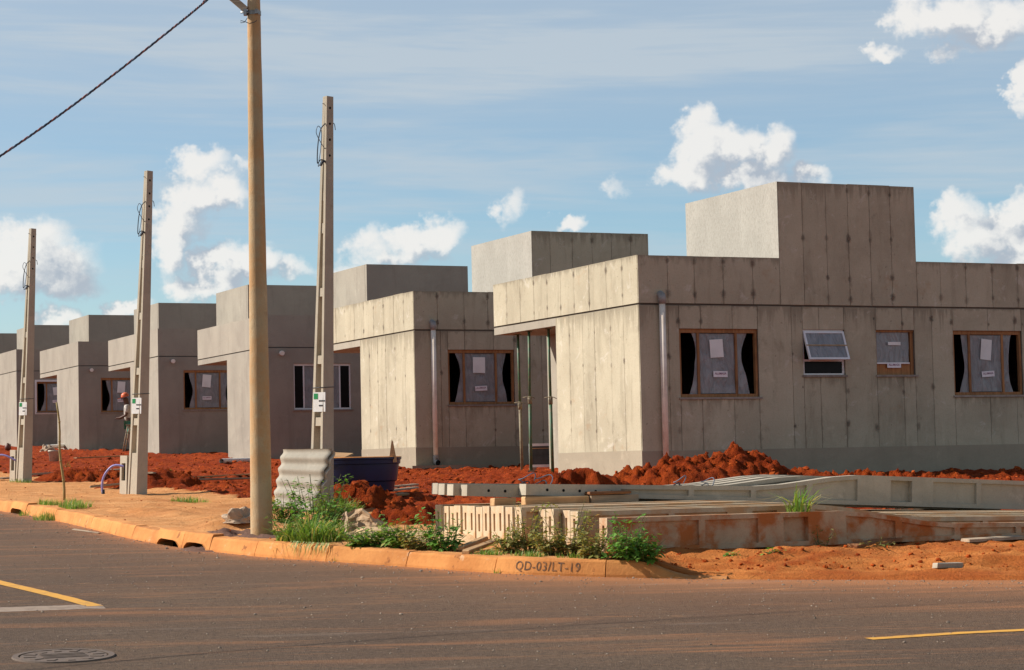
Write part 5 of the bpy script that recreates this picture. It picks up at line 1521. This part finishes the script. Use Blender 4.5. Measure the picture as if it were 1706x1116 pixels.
# clump between pole and sheets
leafy('leafy weed between the round pole and the corrugated sheets', 472, 872, .28, .36, 34, 20, .065, 'leaf_green', 1)
grassy('tall dense grass clump spilling toward the kerb right of the round pole', 520, 899, .34, .44, 480, 'grass_green', 2, .008, 1.15, ry=.32)
leafy('low leafy weed inside the grass clump right of the round pole', 528, 893, .36, .44, 60, 24, .062, 'leaf_bright', 3)
leafy('weed at the left foot of the dense grass clump', 480, 900, .2, .24, 20, 16, .055, 'leaf_green', 4)
grassy('grass growing in the shade behind the corrugated sheets', 562, 856, .28, .30, 420, 'grass_green', 5, .006, .6)
leafy('dark leafy weed at the foot of the tallest meter post', 556, 864, .32, .34, 34, 18, .06, 'leaf_green', 6)
KW = [(600, 916, .16, .12, 'leaf_green', 'lowest leafy weed at the kerb just right of the grass clump'), (632, 914, .18, .19, 'leaf_green', 'leafy weed at the kerb in front of the torn sack'),
      (668, 916, .20, .22, 'leaf_green', 'bushy weed at the kerb in front of the sand heap'), (700, 919, .16, .16, 'leaf_dry', 'dull green weed at the kerb left of the bright bush'),
      (740, 921, .20, .24, 'leaf_bright', 'bright green bush at the kerb left of the wooden battens'), (846, 925, .16, .20, 'leaf_dry', 'yellowing weed at the kerb right of the wooden battens'),
      (880, 923, .20, .30, 'leaf_dry', 'tall straggly yellowing weed in front of the slotted post ends'), (918, 929, .16, .20, 'leaf_dry', 'yellowing weed above the stencilled kerb number'),
      (950, 929, .22, .34, 'leaf_dry', 'tallest straggly weed hiding the slotted post ends'), (990, 934, .18, .26, 'leaf_dry', 'straggly weed at the broken end of the muddy post'),
      (1042, 938, .24, .28, 'leaf_bright', 'bright green leafy bush in front of the muddy post'), (1072, 946, .20, .20, 'leaf_bright', 'bright green weed spilling over the lowered kerb end')]
for n_, (a, b, c, d, e, lab) in enumerate(KW):
    leafy(lab, a, b - 4, c * 1.0, d * 1.1, int(105 * c) + 7, 22, .064 if e != 'leaf_dry' else .055, e, 30 + n_)
for n_, (a, b, rx_, lab) in enumerate(((592, 921, .22, 'low grass strip at the kerb left of the leafy weeds'), (805, 926, .20, 'low bright grass at the kerb beside the wooden battens'), (866, 930, .25, 'low grass at the kerb below the yellowing weeds'), (960, 936, .25, 'low grass at the kerb above the last stencilled digits'))):
    grassy(lab, a, b, rx_, .10, 260, 'grass_green', 60 + n_, .005, .5, ry=.10)
# blades hanging over the kerb
def hanging():
    rnd = random.Random(9); l0, l1 = l_at(478), l_at(548); P = K((l0 + l1) / 2); z0 = road_z(P.x, P.y); o = Vector((P.x, P.y, z0 + .13))
    r = empty('grass_clump', o); tag(r, 'long dry grass blades hanging over the kerb face', 'grass', 'grass clumps'); mb = MB()
    for _ in range(46):
        l = rnd.uniform(l0, l1); k = K(l); t = Kt(l); nn = Vector((-t.y, t.x)); nn = nn if nn.dot(EE.to_2d()) > 0 else -nn
        zz = road_z(k.x, k.y); vs = []; dl = rnd.uniform(.05, .14); sl = rnd.uniform(-.06, .06)
        for q, (of, z) in enumerate(((.16, .15), (.03, .165), (-.01, .145 - dl * .4), (-.02, .145 - dl))):
            c = Vector((k.x + nn.x * of + t.x * sl * q / 3, k.y + nn.y * of + t.y * sl * q / 3, zz + z)) - o; w = Vector((t.x, t.y, 0)) * .0045 * (1 - q * .28)
            vs += [c - w, c + w]
        mb.add(vs, [(0, 1, 3, 2), (2, 3, 5, 4), (4, 5, 7, 6)])
    tag(mb.build('blades', MATS['grass_green'], r), kind='stuff')
hanging()
g0 = at_plane(1332, 858, UU, UU.dot(S0) - .152 * 16 - .16 + .03); g0.z = zb_ + .20
grassy('tall arching grass clump growing over the muddy post', 0, 0, .12, .48, 46, 'grass_green', 70, .011, 1.2, z=g0.z - .02, ground=g0)
grassy('grass patch at the left kerb round the bamboo stake', 105, 850, .36, .20, 620, 'grass_green', 71, .006, .5, ry=.30)
grassy('grass patch spilling over the left kerb edge', 66, 852, .28, .16, 320, 'grass_green', 72, .006, .6, ry=.2)
grassy('small grass patch on the verge between meter post and round pole', 316, 837, .28, .14, 200, 'grass_green', 73, .006, .5)
grassy('sprouting grass at the foot of the leftmost meter post', 34, 804, .22, .14, 90, 'grass_green', 74, .006, .5)
for n_, (a, b, c, d, lab) in enumerate(((1368, 910, .14, .22, 'small dry weed below the muddy post box opening'), (1462, 908, .16, .08, 'low pale weed below the middle of the muddy post'), (1590, 866, .10, .16, 'dry weed standing on the post tops at the right'),
        (1285, 922, .08, .05, 'tiny seedling on the verge below the muddy post'), (1215, 925, .07, .05, 'tiny seedling right of the bright leafy bush'), (575, 872, .12, .12, 'small dry weed left of the torn sack'), (283, 790, .2, .12, 'small weed on the red heap right of the middle meter post'), (112, 778, .22, .12, 'small weeds on the red lot behind the stake'))):
    leafy(lab, a, b, c, d, 6, 9, .045, 'leaf_dry' if n_ not in (3, 4) else 'leaf_bright', 80 + n_)
